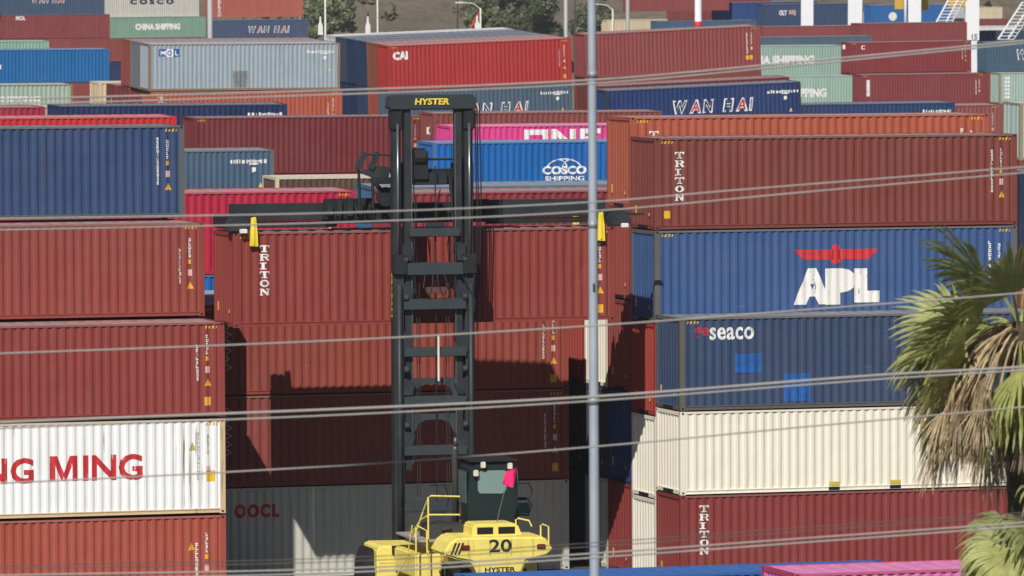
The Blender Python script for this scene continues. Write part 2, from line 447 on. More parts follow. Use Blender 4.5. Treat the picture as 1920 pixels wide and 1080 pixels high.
def wan_hai(root, x, z, h, corrug=True, first=0):
    word = [('W',0),('A',1),('N',0),(' ',0),('H',0),('A',1),('I',0)]; cx = x
    for k, (ch, red) in enumerate(word):
        if ch == ' ': cx += .55*h; continue
        wd = {'W':1.15,'A':.92,'N':.90,'H':.90,'I':.38}[ch]*h
        if k >= first:
            lay(root, text_mesh(ch, 1.0, .06, .18), cx, z, WHITE_INK, .004, 'letter', (wd, h), corrug)
            i = .11*h
            lay(root, text_mesh(ch, 1.0, .018, .18), cx+i*1.1, z+i, RED_INK if red else NAVY_INK, .008, 'letter', (wd-2.2*i, h-2*i), corrug)
        cx += wd + .09*h
    return cx

HQ, SD, L40, G = 2.896, 2.591, 12.192, .03
def stack_near(u, v, levels, base=0.0, G=.03):
    z = base; out = []
    for lv in levels:
        H = lv['H']
        if lv.get('skip'): z += H+G; out.append(None); continue
        c = container(yard(u + lv.get('du', 0), v + lv.get('dv', 0), z), PSI, L40, H, lv['col'], lv['label'], frame=lv.get('frame'), wear=lv.get('wear', .35), rust=lv.get('rust', .25), group=lv.get('group', 'stacked shipping containers'))
        z += H+G; out.append(c)
    return out
def D(H, col, label, **k): return dict(H=H, col=col, label=label, **k)

PLAIN = {}
def hidden(pos, yaw, H, col, eu=0, ev=0):
    """a container low in a stack, behind others"""
    def mk():
        b = MB(); L = L40
        for x in (0, L-POST):
            for y in (0, PW-POST): b.box(x,x+POST,y,y+POST,0,H)
        b.box(.05,L-.05,.03,PW-.03,.04,H-.02)
        return b.mesh('shipping_container')
    o = link('shipping_container', cached(('plain',H), mk), paint(col)); o.location = pos
    o.rotation_euler = Matrix((U_(yaw,eu), V_(yaw,ev), U_(yaw,eu).cross(V_(yaw,ev)))).transposed().to_euler()
    tag(o, 'container low in a stack, hidden behind the rows in front', 'container', 'containers hidden low in the stacks')
    return o

# ------------------------------------------------------------------ ground and hillside
def ground_mat():
    m, t, b = nodes('asphalt')
    tc = t.nodes.new('ShaderNodeTexCoord').outputs['Object']
    n = noise4(t, tc, (.25,.25,.25), 6, .65); n2 = noise4(t, tc, (14,14,14), 3, .6)
    c = mixc(t, ramp(t, n, .35, .7), (.055,.053,.05), (.10,.097,.09)); c = mixc(t, mul(t, ramp(t, n2, .5, .8), .4), c, (.16,.155,.145))
    t.links.new(c, b.inputs['Base Color']); b.inputs['Roughness'].default_value = .85; return m
g = MB().face([(-1500,-400,0),(1500,-400,0),(1500,1700,0),(-1500,1700,0)]).build('ground', ground_mat()); g['kind'] = 'structure'; g['label'] = 'grey asphalt of the container yard'

def hill_mat():
    m, t, b = nodes('dry_hillside')
    tc = t.nodes.new('ShaderNodeTexCoord').outputs['Object']
    n = noise4(t, tc, (.05,.05,.05), 7, .65); n2 = noise4(t, tc, (.35,.35,.35), 5, .7); n3 = noise4(t, tc, (.012,.012,.012), 3, .6)
    c = mixc(t, ramp(t, n, .35, .68), (.125,.095,.068), (.20,.155,.11)); c = mixc(t, mul(t, ramp(t, n2, .52, .66), .75), c, (.07,.066,.042))
    c = mixc(t, mul(t, ramp(t, n3, .5, .7), .5), c, (.16,.15,.12))
    t.links.new(c, b.inputs['Base Color']); b.inputs['Roughness'].default_value = .95
    bp = t.nodes.new('ShaderNodeBump'); bp.inputs[0].default_value = .8; bp.inputs[1].default_value = 1.5; t.links.new(n2, bp.inputs['Height']); t.links.new(bp.outputs[0], b.inputs['Normal'])
    return m
def hill():
    from mathutils import noise as nz
    b = MB(); nx, ny = 150, 60
    for j in range(ny+1):
        for i in range(nx+1):
            x = -600 + 1200*i/nx; y = 985 + 620*(j/ny)**1.3
            k = (y-985)/620
            h = 1 + 150*k**.8 + 9*nz.fractal(Vector((x*.012, y*.012, 3.1)), 1, 2, 5)*min(1, k*6+.15) + .9*nz.noise(Vector((x*.15,y*.15,0)))*min(1,k*8)
            b.v.append((x, y, h if j else -2))
    for j in range(ny):
        for i in range(nx):
            a = j*(nx+1)+i; b.f.append((a, a+1, a+nx+2, a+nx+1)); b.m.append(0)
    o = b.build('hill', hill_mat(), smooth=True); o['kind'] = 'structure'; o['label'] = 'dry brown hillside behind the container yard'
hill()

# ------------------------------------------------------------------ front rows of containers
def on(root, x, y):
    """picture point -> (x, z) on the front side of a container"""
    mw = root.rotation_euler.to_matrix(); o = Vector(root.location)
    d = FWD + (x-960)/FPX*CR + (y-540)/FPX*CD; n = mw.col[1]
    p = CAM + d*((o-CAM).dot(n)/d.dot(n)) - o
    return p.dot(mw.col[0]), p.dot(mw.col[2])
def box_on(root, x0, y0, x1, y1):
    xm = (x0+x1)/2; a = on(root, x0, y1)[0]; b = on(root, x1, y1)[0]
    zt = on(root, xm, y0)[1]; zb = on(root, xm, y1)[1]
    return a, zb, zt-zb, b-a                      # x, z, height, width
def write(root, txt, box, mat, **k):
    x, z, h, wd = box_on(root, *box); return letters(root, txt, x, z, h, wd, mat, **k)

LU, LV, P = 47.55, 187.87, 2.49                    # right end, front face and row pitch of the block on the left
lx = LU - L40
orange_l, white_l, maroon_l3 = stack_near(lx, LV, [
    D(SD, (.36,.075,.05), 'faded orange-red container at ground level, under the white container on the left', wear=.3),
    D(HQ, (.84,.84,.84), 'white container with big red capitals and a rusty corner post', frame=(.62,.46,.28), rust=.6, wear=.22),
    D(HQ, MAROON2, 'dull maroon container resting on the white container with red capitals', wear=.3)], G=.07)
maroon_l4, = [x for x in stack_near(lx, LV+P, [D(SD,MAROON,'',skip=1), D(HQ,MAROON,'',skip=1), D(HQ,MAROON,'',skip=1),
    D(HQ, (.255,.054,.043), 'dull maroon container directly under the plain blue container on the left')], G=.07) if x]
blue_l5, = [x for x in stack_near(lx, LV+2*P, [D(SD,NAVY,'',skip=1), D(HQ,NAVY,'',skip=1), D(HQ,NAVY,'',skip=1), D(HQ,NAVY,'',skip=1),
    D(HQ, (.032,.062,.15), 'dark blue container with grey corner post, topmost of the left stack', frame=(.10,.105,.11))], G=.07) if x]
for dv, zs in ((P, 3), (2*P, 4)):
    z = 0
    for k in range(zs):
        H = SD if k == 0 else HQ; hidden(yard(lx, LV+dv, z), PSI, H, (MAROON, SLATE, NAVY, MAROON2)[k]); z += H+.07
for c, s in ((maroon_l3, 3), (maroon_l4, 5), (blue_l5, 7)): id_marks(c, s, extra=c is maroon_l3)
id_marks(orange_l, 9, tri=False)
lay(orange_l, poly_mesh([[(0,0),(.24,0),(.12,.24)]]), L40-1.2, SD-1.05, YEL_INK, .004, 'warning_sticker')
id_marks(white_l, 11, tri=False, yel=False, ink=flat((.45,.45,.45), name='grey_print'))
lay(white_l, poly_mesh([[(0,0),(.24,0),(.12,.26)]]), L40-1.15, HQ-.95, flat((.50,.42,.10), name='yellow_print'), .004, 'warning_sticker')
lay(white_l, poly_mesh([[(0,0),(.27,0),(.27,.34),(0,.34)]]), L40-.6, .98, flat((.75,.50,.02), name='yellow_print'), .004, 'label_sticker')
write(white_l, 'YA', (-150,861,-44,909), RED_INK, bold=.03); write(white_l, 'N', (-36,860,14,907), RED_INK, bold=.03); write(white_l, 'G', (20,859,64,907), RED_INK, bold=.03)
x, z, h, wd = box_on(white_l, 94, 855, 146, 902)
lay(white_l, poly_mesh([[(0,0),(.19,0),(.19,1),(0,1)],[(.81,0),(1,0),(1,1),(.81,1)],[(.19,1),(.19,.62),(.42,0),(.5,0),(.5,.32),(.27,1)],[(.81,1),(.73,1),(.5,.32),(.5,0),(.58,0),(.81,.62)]]), x, z, RED_INK, .004, 'letter', (wd, h))
write(white_l, 'ING', (156,852,268,901), RED_INK, bold=.03)

CU, CV, CZ = 47.53, 186.65, 8.41
carried = container(yard(CU, CV, CZ), PSI, L40, HQ, (.24,.043,.035), 'maroon container hanging from the lift machine\'s spreader, white capitals down its side', wear=.25, group='stacked shipping containers')
id_marks(carried, 21, extra=True); 
x, z = on(carried, 487, 460); vertical_name(carried, 'TRITON', x, z, .31, .21, .265)

MU, MV = 60.52, 194.07                            # centre stack behind the lift machine
mx = MU - L40
oocl, mar_m2, mar_m3 = stack_near(mx, MV, [
    D(HQ, OOC, 'pale grey-green container at ground level behind the lift machine, dim red lettering', wear=.3),
    D(HQ, MAROON, 'maroon container in deep shade, above the grey-green one behind the machine'),
    D(HQ, (.25,.05,.036), 'maroon container half in shade, just below the hanging container')])
id_marks(mar_m2, 31, extra=True); id_marks(mar_m3, 33, extra=True)
write(oocl, 'OOCL', (440,945,524,971), RED_INK, bold=.055, spacing=1.25)
def graffiti(root, px, py, seed):
    rr = random.Random(seed); x, z = on(root, px, py); b = []
    for k in range(6):
        pts = [(0, -k*.26), (rr.uniform(.1,.2), -k*.26-.1), (rr.uniform(-.02,.06), -k*.26-.2)]
        for (a0,a1),(c0,c1) in zip(pts, pts[1:]): b.append([(a0,a1),(a0+.05,a1),(c0+.05,c1),(c0,c1)])
    lay(root, poly_mesh(b), x, z-1.4, flat((.6,.62,.66), name='spray_paint'), .005, 'graffiti')
graffiti(mar_m3, 421, 612, 1); graffiti(mar_m2, 422, 772, 2)
for r_ in (1, 2, 3):
    for k in range(3): hidden(yard(mx, MV+r_*P, k*(HQ+G)), PSI, HQ, (MAROON, SLATE, GREY)[(k+r_) % 3])

RU, RV = 61.75, 186.36                            # block on the right
tri_r1, cream_r, seaco_r = stack_near(RU, RV, [
    D(HQ, (.225,.040,.036), 'maroon container at ground level beneath the cream one, white capitals downward'),
    D(SD, (.80,.75,.63), 'cream container with two fork pockets, under the dark blue one', wear=.12, rust=.06),
    D(HQ, SEAB, 'dark slate-blue container with red and white lettering and bright blue patches', frame=(.11,.10,.085), wear=.5)])
white_r2a, white_r2b, red_r2c, apl_r, tri_r = stack_near(RU, RV+P, [
    D(SD, (.78,.74,.64), 'cream container at ground level, its end seen beside the maroon one', wear=.12, rust=.06),
    D(SD, (.80,.76,.65), 'cream container, its end seen just beyond the fork-pocket one', wear=.12, rust=.06),
    D(HQ, (.34,.05,.035), 'red container, only its end seen beside the slate-blue one'),
    D(HQ, (.04,.092,.235), 'blue container with white capitals under a red winged emblem', frame=(.12,.11,.10), wear=.5),
    D(HQ, (.19,.046,.036), 'brown-maroon container on top of the blue winged-emblem container')])
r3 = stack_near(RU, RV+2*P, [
    D(HQ, (.24,.04,.037), 'maroon container at ground level, third row of the right block', wear=.25),
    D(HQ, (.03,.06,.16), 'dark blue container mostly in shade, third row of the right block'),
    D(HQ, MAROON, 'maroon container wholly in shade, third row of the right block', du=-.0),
    D(HQ, (.28,.06,.045), 'red-brown container end beside the blue winged-emblem container'),
    D(HQ, (.36,.088,.05), 'orange container with one white T showing, highest of the right block', wear=.2)])
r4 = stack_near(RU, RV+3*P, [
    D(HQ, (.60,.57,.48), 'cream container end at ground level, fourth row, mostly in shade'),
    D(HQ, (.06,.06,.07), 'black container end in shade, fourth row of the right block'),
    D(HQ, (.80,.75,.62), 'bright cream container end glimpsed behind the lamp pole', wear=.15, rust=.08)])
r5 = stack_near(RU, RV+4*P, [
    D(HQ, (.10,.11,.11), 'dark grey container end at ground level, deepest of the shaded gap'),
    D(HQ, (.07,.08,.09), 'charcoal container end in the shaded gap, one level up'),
    D(HQ, (.33,.06,.045), 'sunlit red container end glimpsed just left of the lamp pole')])
id_marks(tri_r, 41); id_marks(apl_r, 43, tri=False); id_marks(r3[4], 45); id_marks(seaco_r, 47); id_marks(cream_r, 48, tri=False, yel=False, ink=flat((.2,.2,.2), name='grey_print'))
x, z = on(tri_r, 1266, 285); vertical_name(tri_r, 'TRITON', x, z, .30, .21, .265)
x, z = on(tri_r1, 1312, 948); vertical_name(tri_r1, 'TRITON', x, z, .31, .21, .265)
x, z = on(r3[4], 1218, 246); vertical_name(r3[4], 'TRITON', x, z, .31, .21, .265)
q = lambda a, b: poly_mesh([[(0,0),(a,0),(a,b),(0,b)]])
lay(tri_r, q(.2,.24), .32, .36, YEL_INK, .004, 'label_sticker')
pockets(cream_r, L40, None)
# winged emblem and capitals
INKA = ink((.82,.80,.76), 'white_print')
write(apl_r, 'A', (1488,503,1560,571), INKA, bold=.11)
write(apl_r, 'P', (1548,503,1606,571), INKA, bold=.11, off=.005)
write(apl_r, 'L', (1602,503,1650,567), INKA, bold=.11, off=.006)
wing = [[(0,.75),(.47,.75),(.47,.25),(.12,.25)],[(.53,.75),(1,.75),(.88,.25),(.53,.25)],[(.46,.95),(.49,1),(.51,1),(.54,.95),(.56,.1),(.5,0),(.44,.1)]]
x, z, h, wd = box_on(apl_r, 1488, 458, 1648, 496); lay(apl_r, poly_mesh(wing), x, z, ink((.60,.03,.035), 'red_print'), .005, 'winged_emblem', (wd, h))
write(seaco_r, 'seaco', (1331,613,1414,637), WHITE_INK, bold=.022, spacing=1.05)
write(seaco_r, 'ge', (1301,614,1330,637), flat((.45,.04,.05), name='red_print'), bold=.02)
PB = flat((.02,.11,.36), name='blue_patch', var=.25)
for bx in ((1379,663,1428,699), (1471,700,1520,752)):
    x, z, h, wd = box_on(seaco_r, *bx); lay(seaco_r, q(wd, h), x, z, PB, .004, 'paint_patch')

PR = random.Random(77)
def patches(root, col, n):
    for k in range(n):
        a, b = PR.choice((.28,.56,.84,.56)), PR.uniform(.25,.9); x_, z_ = PR.uniform(1.3, L40-2.5), PR.uniform(.25, root['H']-b-.3); f_ = PR.choice((.80,.88,1.1,1.16))
        lay(root, q(a, b), x_, z_, paint(tuple(min(.85, c_*f_+.008) for c_ in col), .5, .3), .003, 'repair_patch')
patches(maroon_l3, MAROON2, 1); patches(seaco_r, SEAB, 1)

# foreground: containers standing nearer than the lift machine
fb = at(850, 1074, 69.35); o_ = Vector((fb.x, fb.y, 0)) - PW*V
blue_f = container(o_, PSI, L40, HQ, (.030,.10,.34), roof=(.04,.13,.38), label='bright blue container roof along the bottom edge, below the lift machine', group='containers in the foreground')
fp = at(1428, 1061, 75.0); o_ = Vector((fp.x, fp.y, fp.z-HQ)) - PW*V
pink_f = container(o_, PSI, L40, HQ, (.62,.17,.40), roof=(.66,.22,.44), label='pink container roof in the bottom corner, below the palm', group='containers in the foreground', frame=(.45,.05,.12))
def chassis(c):
    r = empty('trailer_chassis', Vector(c.location) - Vector((0,0,c.location.z)), (0,0,PSI)); tag(r, 'trailer chassis carrying the pink container', 'trailer')
    zt = c.location.z
    MB().box(.2,12,.75,.9,zt-.35,zt-.01).box(.2,12,1.55,1.7,zt-.35,zt-.01).build('frame_rail', flat((.04,.04,.045)), r)
    for x_ in (9.2, 10.5):
        for y_ in (.25, 2.2): MB().tube([(x_,y_-.22,.52),(x_,y_+.22,.52)], .52, 18).build('wheel', flat((.02,.02,.02), .8, name='rubber'), r)
        MB().box(x_-.08,x_+.08,.4,2.05,.45,zt-.34).build('axle', flat((.04,.04,.045)), r)
    MB().box(2.2,2.4,.7,.85,0,zt-.34).box(2.2,2.4,1.6,1.75,0,zt-.34).build('landing_leg', flat((.04,.04,.045)), r)
chassis(pink_f)

# ------------------------------------------------------------------ rows behind, out to the far side of the yard
def back(corner, x, y, S, H, col, label, n=0, sup=None, eu=0.0, ev=1.6, L=L40, **k):
    eu = math.radians(eu); ev = math.radians(ev)
    p = at(x, y, S); yaw = PSI; uz = U_(yaw,eu); zz = uz.cross(V_(yaw,ev)).normalized()
    pos = p - H*zz - (L*uz if corner == 'R' else Vector((0,0,0)))
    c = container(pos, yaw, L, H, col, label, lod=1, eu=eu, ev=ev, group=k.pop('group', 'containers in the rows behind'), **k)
    q_ = pos.copy(); i = 0
    while q_.z > 1.6 and n != -1:                 # what it stands on
        q_ = q_ - (HQ+.01)*zz; hidden(q_, yaw, HQ, sup or (MAROON, NAVY, SLATE, DKRED, GREY)[i % 5], eu, ev); i += 1
    return c

crimson = back('R', 667, 357, 53.2, HQ, (.44,.014,.05), 'crimson container rising behind the hanging container, beside the dark blue one', n=-1, ev=1.2)
p_ = Vector(crimson.location); zz_ = crimson.rotation_euler.to_matrix().col[2]
cosco3 = container(p_ - zz_*(HQ+.01), PSI, L40, HQ, COSB, 'blue container with a white arc, glimpsed under the crimson one', lod=1, group='containers in the rows behind', ev=math.radians(1.2))
x, z = on(cosco3, 396, 556); lay(cosco3, q(.9,.10), x-.4, z, WHITE_INK, .004, 'white_arc')
for k in (2, 3): hidden(p_ - zz_*(HQ+.01)*k, PSI, HQ, MAROON, 0, math.radians(1.2))
id_marks(crimson, 51, tri=False)
lightb = back('L', 700, 352, 53.0, HQ, (.06,.13,.24), 'steel-blue container with a pale roof, seen through the mast', ev=2.2)
lay(lightb, poly_mesh([[(k*.16,0),(k*.16+.07,0),(k*.16+.07,1.0),(k*.16,1.0)] for k in range(5)]), .22, HQ-1.15, WHITE_INK, .004, 'white_bars')
back('L', 735, 362, 55.6, HQ, (.25,.03,.04), 'dark crimson container directly behind the spreader arm near the lamp pole', ev=1.2)
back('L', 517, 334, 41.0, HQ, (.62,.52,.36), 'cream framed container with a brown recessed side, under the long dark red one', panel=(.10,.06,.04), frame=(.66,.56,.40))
c = back('R', 514, 281, 40.0, HQ, (.065,.115,.185), 'slate-blue container with grey post in front of the long dark red one', frame=(.13,.14,.14), ev=1.6); small_print(c, 3)
c = back('L', 363, 221, 37.0, HQ, DKRED, 'long dark red container behind the mast, above the slate-blue one', ev=1.0); id_marks(c, 61, tri=False)
c = back('R', 1241, 208, 36.6, HQ, (.23,.06,.055), 'dusty maroon container just above the magenta one', ev=1.0); write(c, 'K', (800,238,807,252), WHITE_INK, bold=.06)
one = back('L', 844, 237, 40.0, HQ, PINK, 'magenta container with wide white capitals', ev=1.2, wear=.15)
INKW = ink((.85,.84,.84), 'white_print')
def blocky(root, x0, x1, y0, hpx, polys):
    x, z, h, wd = box_on(root, x0, y0, x1, y0+hpx); lay(root, poly_mesh(polys), x, z, INKW, .004, 'letter', (wd, h))
blocky(one, 983, 1028, 243, 36, [[(0,0),(1,0),(1,.28),(0,.28)],[(0,.72),(1,.72),(1,1),(0,1)],[(0,.28),(.22,.28),(.22,.72),(0,.72)],[(.78,.28),(1,.28),(1,.72),(.78,.72)]])
blocky(one, 1033, 1080, 242, 36, [[(0,0),(.24,0),(.24,1),(0,1)],[(.76,0),(1,0),(1,1),(.76,1)],[(.24,1),(.24,.62),(.76,0),(.76,.38)]])
blocky(one, 1087, 1126, 241, 36, [[(0,0),(.26,0),(.26,1),(0,1)],[(.26,0),(1,0),(1,.25),(.26,.25)],[(.26,.4),(.85,.4),(.85,.6),(.26,.6)],[(.26,.75),(1,.75),(1,1),(.26,1)]])
cos = back('L', 812, 268, 44.0, HQ, COSB, 'bright blue container with a white globe-arc emblem over lettering', ev=1.0, wear=.2, frame=(.05,.16,.40))
write(cos, 'COSCO', (1017,311,1100,327), INKW, bold=.05); write(cos, 'SHIPPING', (1022,330,1096,339), INKW, bold=.03)
def arc(root, cx, cy, rx, ry, a0, a1, t=2.2):
    ps = []; n = 16
    x0, z0 = on(root, cx, cy); s = 1/44.0/.957; s2 = 1/44.0
    for k in range(n):
        a, b = a0+(a1-a0)*k/n, a0+(a1-a0)*(k+1)/n
        P_ = lambda t_, g_: ((rx+g_)*math.cos(t_)*s, (ry+g_)*math.sin(t_)*s2)
        ps.append([P_(a,0),P_(a,t),P_(b,t),P_(b,0)])
    me = poly_mesh(ps); bb = bounds(me); lay(root, me, x0+bb[0], z0+bb[2], INKW, .005, 'emblem_arc')
arc(cos, 1058, 316, 31, 17, .12, PI-.12); arc(cos, 1046, 316, 17, 16, .15, PI*.55, 1.8); arc(cos, 1072, 316, 17, 16, PI*.45, PI-.15, 1.8)

# left background
back('R', 331, 218, 46.0, HQ, (.52,.025,.03), 'bright red container showing as a strip above the dark blue one', ev=1.2)
back('R', 84, 200, 41.0, HQ, (.34,.02,.05), 'raspberry red container strip at the far left edge', ev=1.2)
c = back('L', 108, 199, 36.5, HQ, NAVY, 'navy container strip behind the bright red one'); small_print(c, 5)
back('R', 230, 199, 33.5, HQ, (.40,.47,.42), 'pale grey-green container glimpsed between the raspberry red and navy ones')
c = back('R', 137, 158, 31.5, HQ, (.36,.45,.38), 'pale green container with cropped white lettering at the left edge', frame=(.30,.16,.08), wear=.5)
write(c, 'CHINA SHIPPING', (-70,181,76,191), INKW, bold=.06); write(c, 'LINE', (50,193,78,199), INKW, bold=.05)
c = back('R', 205, 92, 24.0, SD, (.012,.13,.36), 'bright blue container at the left edge, in the far rows', ev=1.8)
x, z = on(c, 0, 126); lay(c, q(.35,.35), x-.25, z-.15, WHITE_INK, .004, 'emblem')
back('R', 92, 77, 22.6, HQ, (.25,.42,.33), 'green container strip just above the bright blue one at the left edge', ev=1.8)
c = back('R', 206, 27, 17.0, SD, (.23,.05,.05), 'small dusty red container near the top left corner', ev=1.5); write(c, 'MOL', (30,30,48,38), WHITE_INK, bold=.04, corrug=False)
c = back('R', 196, -16, 17.0, SD, SLATE, 'slate-blue container cropped by the top left corner', ev=1.5, n=-1); wan_hai(c, on(c, 60, 6)[0], on(c, 60, 6)[1], .6, False)
mol = back('L', 279, 83, 30.5, HQ, (.34,.40,.46), 'pale grey-blue container with small blue and white badge and rusty edges', frame=(.26,.17,.12), ev=2.3, rust=.45, n=-1)
x, z, h, wd = box_on(mol, 298, 92, 336, 106); lay(mol, q(wd, h), x, z, flat((.02,.10,.42), name='blue_print'), .004, 'badge')
write(mol, 'M', (301,95,312,104), INKW, bold=.05, off=.007); write(mol, 'L', (328,95,334,104), INKW, bold=.05, off=.007)
x, z, h, wd = box_on(mol, 312, 92, 325, 107); lay(mol, q(wd, h), x, z, INKW, .007, 'badge'); write(mol, 'O', (314,94,323,105), flat((.05,.16,.45), name='blue_print'), bold=.03, off=.01)
x, z, h, wd = box_on(mol, 437, 133, 464, 164); lay(mol, q(wd, h), x, z, flat((.22,.24,.26), name='grey_patch', var=.3), .004, 'paint_patch'); small_print(mol, 8)
md = mol.rotation_euler.to_matrix()
for k, (cl, lb) in enumerate((((.17,.19,.21), 'dark grey container end beside the pale grey-blue container'), ((.30,.07,.05), 'red container end in the far row behind the dark grey one'))):
    container(Vector(mol.location)+md.col[1]*(2.5*(k+1)), PSI, L40, HQ, cl, lb, lod=1, ev=math.radians(2.3), group='containers in the rows behind', doors_left=True)
    for j in (2, 3, 4, 5): hidden(Vector(mol.location)+md.col[1]*(2.5*(k+1))-md.col[2]*j*(HQ+.01), PSI, HQ, MAROON, 0, math.radians(2.3))
low = Vector(mol.location) - md.col[2]*(HQ+.03) + md.col[0]*.15
orr = container(low, PSI, L40, HQ, (.42,.095,.055), 'orange-red container directly beneath the pale grey-blue one', lod=1, ev=math.radians(2.3), group='containers in the rows behind')
id_marks(orr, 71, tri=False); x, z = on(orr, 297, 181); vertical_name(orr, 'TRITON', x, z, .36, .26, .33)
for j in (1, 2, 3, 4): hidden(low - md.col[2]*j*(HQ+.01), PSI, HQ, SLATE, 0, math.radians(2.3))
for k, (cl, lb) in enumerate((((.24,.045,.04), 'dusty red container end under the pale grey-blue one, nearest of three'), ((.21,.04,.038), 'dusty red container end, middle of three with white marks'), ((.19,.035,.035), 'dusty red container end, farthest of three with white marks'))):
    c = container(low + md.col[1]*2.5*(k+1) + md.col[0]*(-.25*k), PSI, L40, HQ, cl, lb, lod=1, ev=math.radians(2.3), group='containers in the rows behind', doors_left=True)
    MB().box(-.01,-.004,1.0,1.12,1.55,2.05).build('white_mark', WHITE_INK, c)
c = container(low + md.col[1]*10.4 + md.col[0]*(-.9), PSI, L40, HQ, (.66,.54,.36), 'cream container end beside the pale green container', lod=1, ev=math.radians(2.3), group='containers in the rows behind', doors_left=True)
for nm, S_, x_, y_, cl, lb in (('R', 15.0, 385, 31, (.20,.33,.25), 'small green container with white lettering in the farthest row'), ('R', 15.0, 373, -8, (.52,.50,.46), 'small pale grey container with dark lettering, top edge of the farthest row'),
                               ('R', 14.8, 568, -7, (.42,.11,.075), 'small orange-red container in the farthest row, left of the trees'), ('R', 15.2, 578, 36, (.055,.085,.16), 'small slate-blue container with red and white lettering, farthest row')):
    c = back(nm, x_, y_, S_, SD, cl, lb, eu=.3, ev=1.0, n=(-1 if y_ < 0 else 0))
    if x_ == 385: write(c, 'CHINA SHIPPING', (254,44,338,56), INKW, bold=.06, corrug=False)
    if x_ == 373: write(c, 'COSCO', (244,-2,326,8), DARK_INK, bold=.06, spacing=1.6, corrug=False)
    if x_ == 568: x, z = on(c, 408, -6); vertical_name(c, 'TRITON', x, z, .45, .40, .45)
    if x_ == 578: wan_hai(c, on(c, 466, 62)[0], on(c, 466, 62)[1], .85, False)

# the block with the red container, on ground that tilts a little
EU = 2.0
cai = back('L', 726, 86, 29.6, HQ, (.40,.035,.035), 'bright red container with three white capitals, high in the far rows', eu=EU, ev=2.4, n=-1, wear=.2)
write(cai, 'C', (737,97,751,113), INKW, bold=.075); write(cai, 'AI', (749,96,765,112), INKW, bold=.06); id_marks(cai, 81, extra=True)
mw_ = cai.rotation_euler.to_matrix(); cp = Vector(cai.location)
def tilted(dv, dz, cl, lb, du=0.0, dl=True, fr=None, H=HQ):
    return container(cp + mw_.col[1]*dv - mw_.col[2]*dz + mw_.col[0]*du, PSI, L40, H, cl, lb, lod=1, eu=math.radians(EU), ev=math.radians(2.4), group='containers in the rows behind', doors_left=dl, frame=fr)
tilted(2.5, 0, (.28,.09,.05), 'rust-brown container end next to the bright red one')
tilted(5.0, 0, (.022,.045,.12), 'dark blue container end with the grey roof, beside the rust-brown one', fr=None)
tilted(7.5, 0, (.020,.040,.11), 'dark blue container end nearest the pale grey-blue container', fr=None)
tilted(10.0, 0, (.05,.075,.12), 'slate container with grey roof behind the dark blue ends')
tilted(12.5, 0, (.60,.62,.64), 'white roofed container behind the dark blue ends, below the hillside')
wh2 = tilted(0, HQ+.02, (.075,.115,.17), 'grey-blue container with outlined white and red capitals, cut by the lift machine\'s top', dl=False)
wan_hai(wh2, on(wh2, 853, 219)[0], on(wh2, 853, 219)[1], .80); small_print(wh2, 13)
tilted(2.5, HQ+.02, (.38,.09,.055), 'orange container end beneath the rust-brown one')
tilted(5.0, HQ+.02, (.03,.06,.14), 'dark blue container end low beside the orange one')
for r_ in range(6):
    for k in range(1 if r_ > 2 else 2, 5): hidden(cp + mw_.col[1]*2.5*r_ - mw_.col[2]*k*(HQ+.02), PSI, HQ, (MAROON, NAVY, SLATE)[k % 3], math.radians(EU), math.radians(2.4))
c = back('R', 1425, 48, 28.4, HQ, (.27,.065,.062), 'dusty maroon container right of the bright red one, crossed by the lamp pole', eu=2.4, ev=2.2); id_marks(c, 83, tri=False)
x, z = on(c, 1103, 76); vertical_name(c, 'TRITON', x, z, .3, .22, .28)
lay(c, q(.5,.28), L40-1.05, HQ-2.2, YEL_INK, .005, 'label_sticker')
back('R', 1480, 144, 31.0, HQ, (.20,.03,.035), 'dark red container strip above the navy container with outlined capitals', eu=2.2, ev=2.0)
c = back('R', 1501, 153, 31.5, HQ, (.016,.040,.145), 'navy container with outlined white and red capitals and a black corner', eu=2.1, ev=2.0, frame=(.03,.035,.05)); wan_hai(c, on(c, 1262, 215)[0], on(c, 1262, 215)[1], .82); small_print(c, 15)
c = back('L', 1441, 197, 30.6, HQ, (.020,.050,.14), 'blue container strip just above the orange one, right half', eu=.3); small_print(c, 17)
c = back('R', 1877, 196, 29.4, HQ, (.26,.075,.07), 'dusty red container strip at the end of the blue strip', eu=.4); id_marks(c, 85)
c = back('L', 1913, 194, 37.0, HQ, (.44,.54,.50), 'pale teal container end at the right edge, above the palm', frame=(.30,.26,.17), doors_left=True)
back('L', 1913, 322, 50.0, HQ, (.016,.028,.07), 'very dark blue container at the right edge, above the palm leaves')
c = back('R', 1577, 85, 19.2, HQ, (.30,.43,.37), 'pale green container with white lettering, upper of two', ev=1.4, wear=.5); write(c, 'CHINA SHIPPING', (1385,104,1527,121), INKW, bold=.06)
c = back('R', 1603, 142, 20.0, HQ, (.32,.46,.39), 'pale green container with white lettering, lower of two', ev=1.4); write(c, 'CHINA SHIPPING', (1412,166,1550,183), INKW, bold=.06)
c = back('R', 1821, 76, 19.8, HQ, (.23,.033,.037), 'dark red container left of the slate-blue one at the right edge', eu=.6, ev=1.2); write(c, 'I', (1580,84,1585,92), INKW, bold=.03); write(c, 'C', (1615,85,1622,93), INKW, bold=.03); id_marks(c, 87)
c = back('R', 1848, 137, 20.3, HQ, (.22,.04,.045), 'dull red container below the dark red one, white upright mark', eu=.3, ev=1.2); lay(c, q(.35,1.5), .5, .9, INKW, .006, 'white_mark'); id_marks(c, 89, tri=False)
c = back('L', 1849, 79, 19.6, HQ, (.06,.115,.18), 'slate-blue container at the right edge below the number fifteen', eu=.8, ev=1.2); wan_hai(c, on(c, 1906, 113)[0], on(c, 1906, 113)[1], 1.05, False)
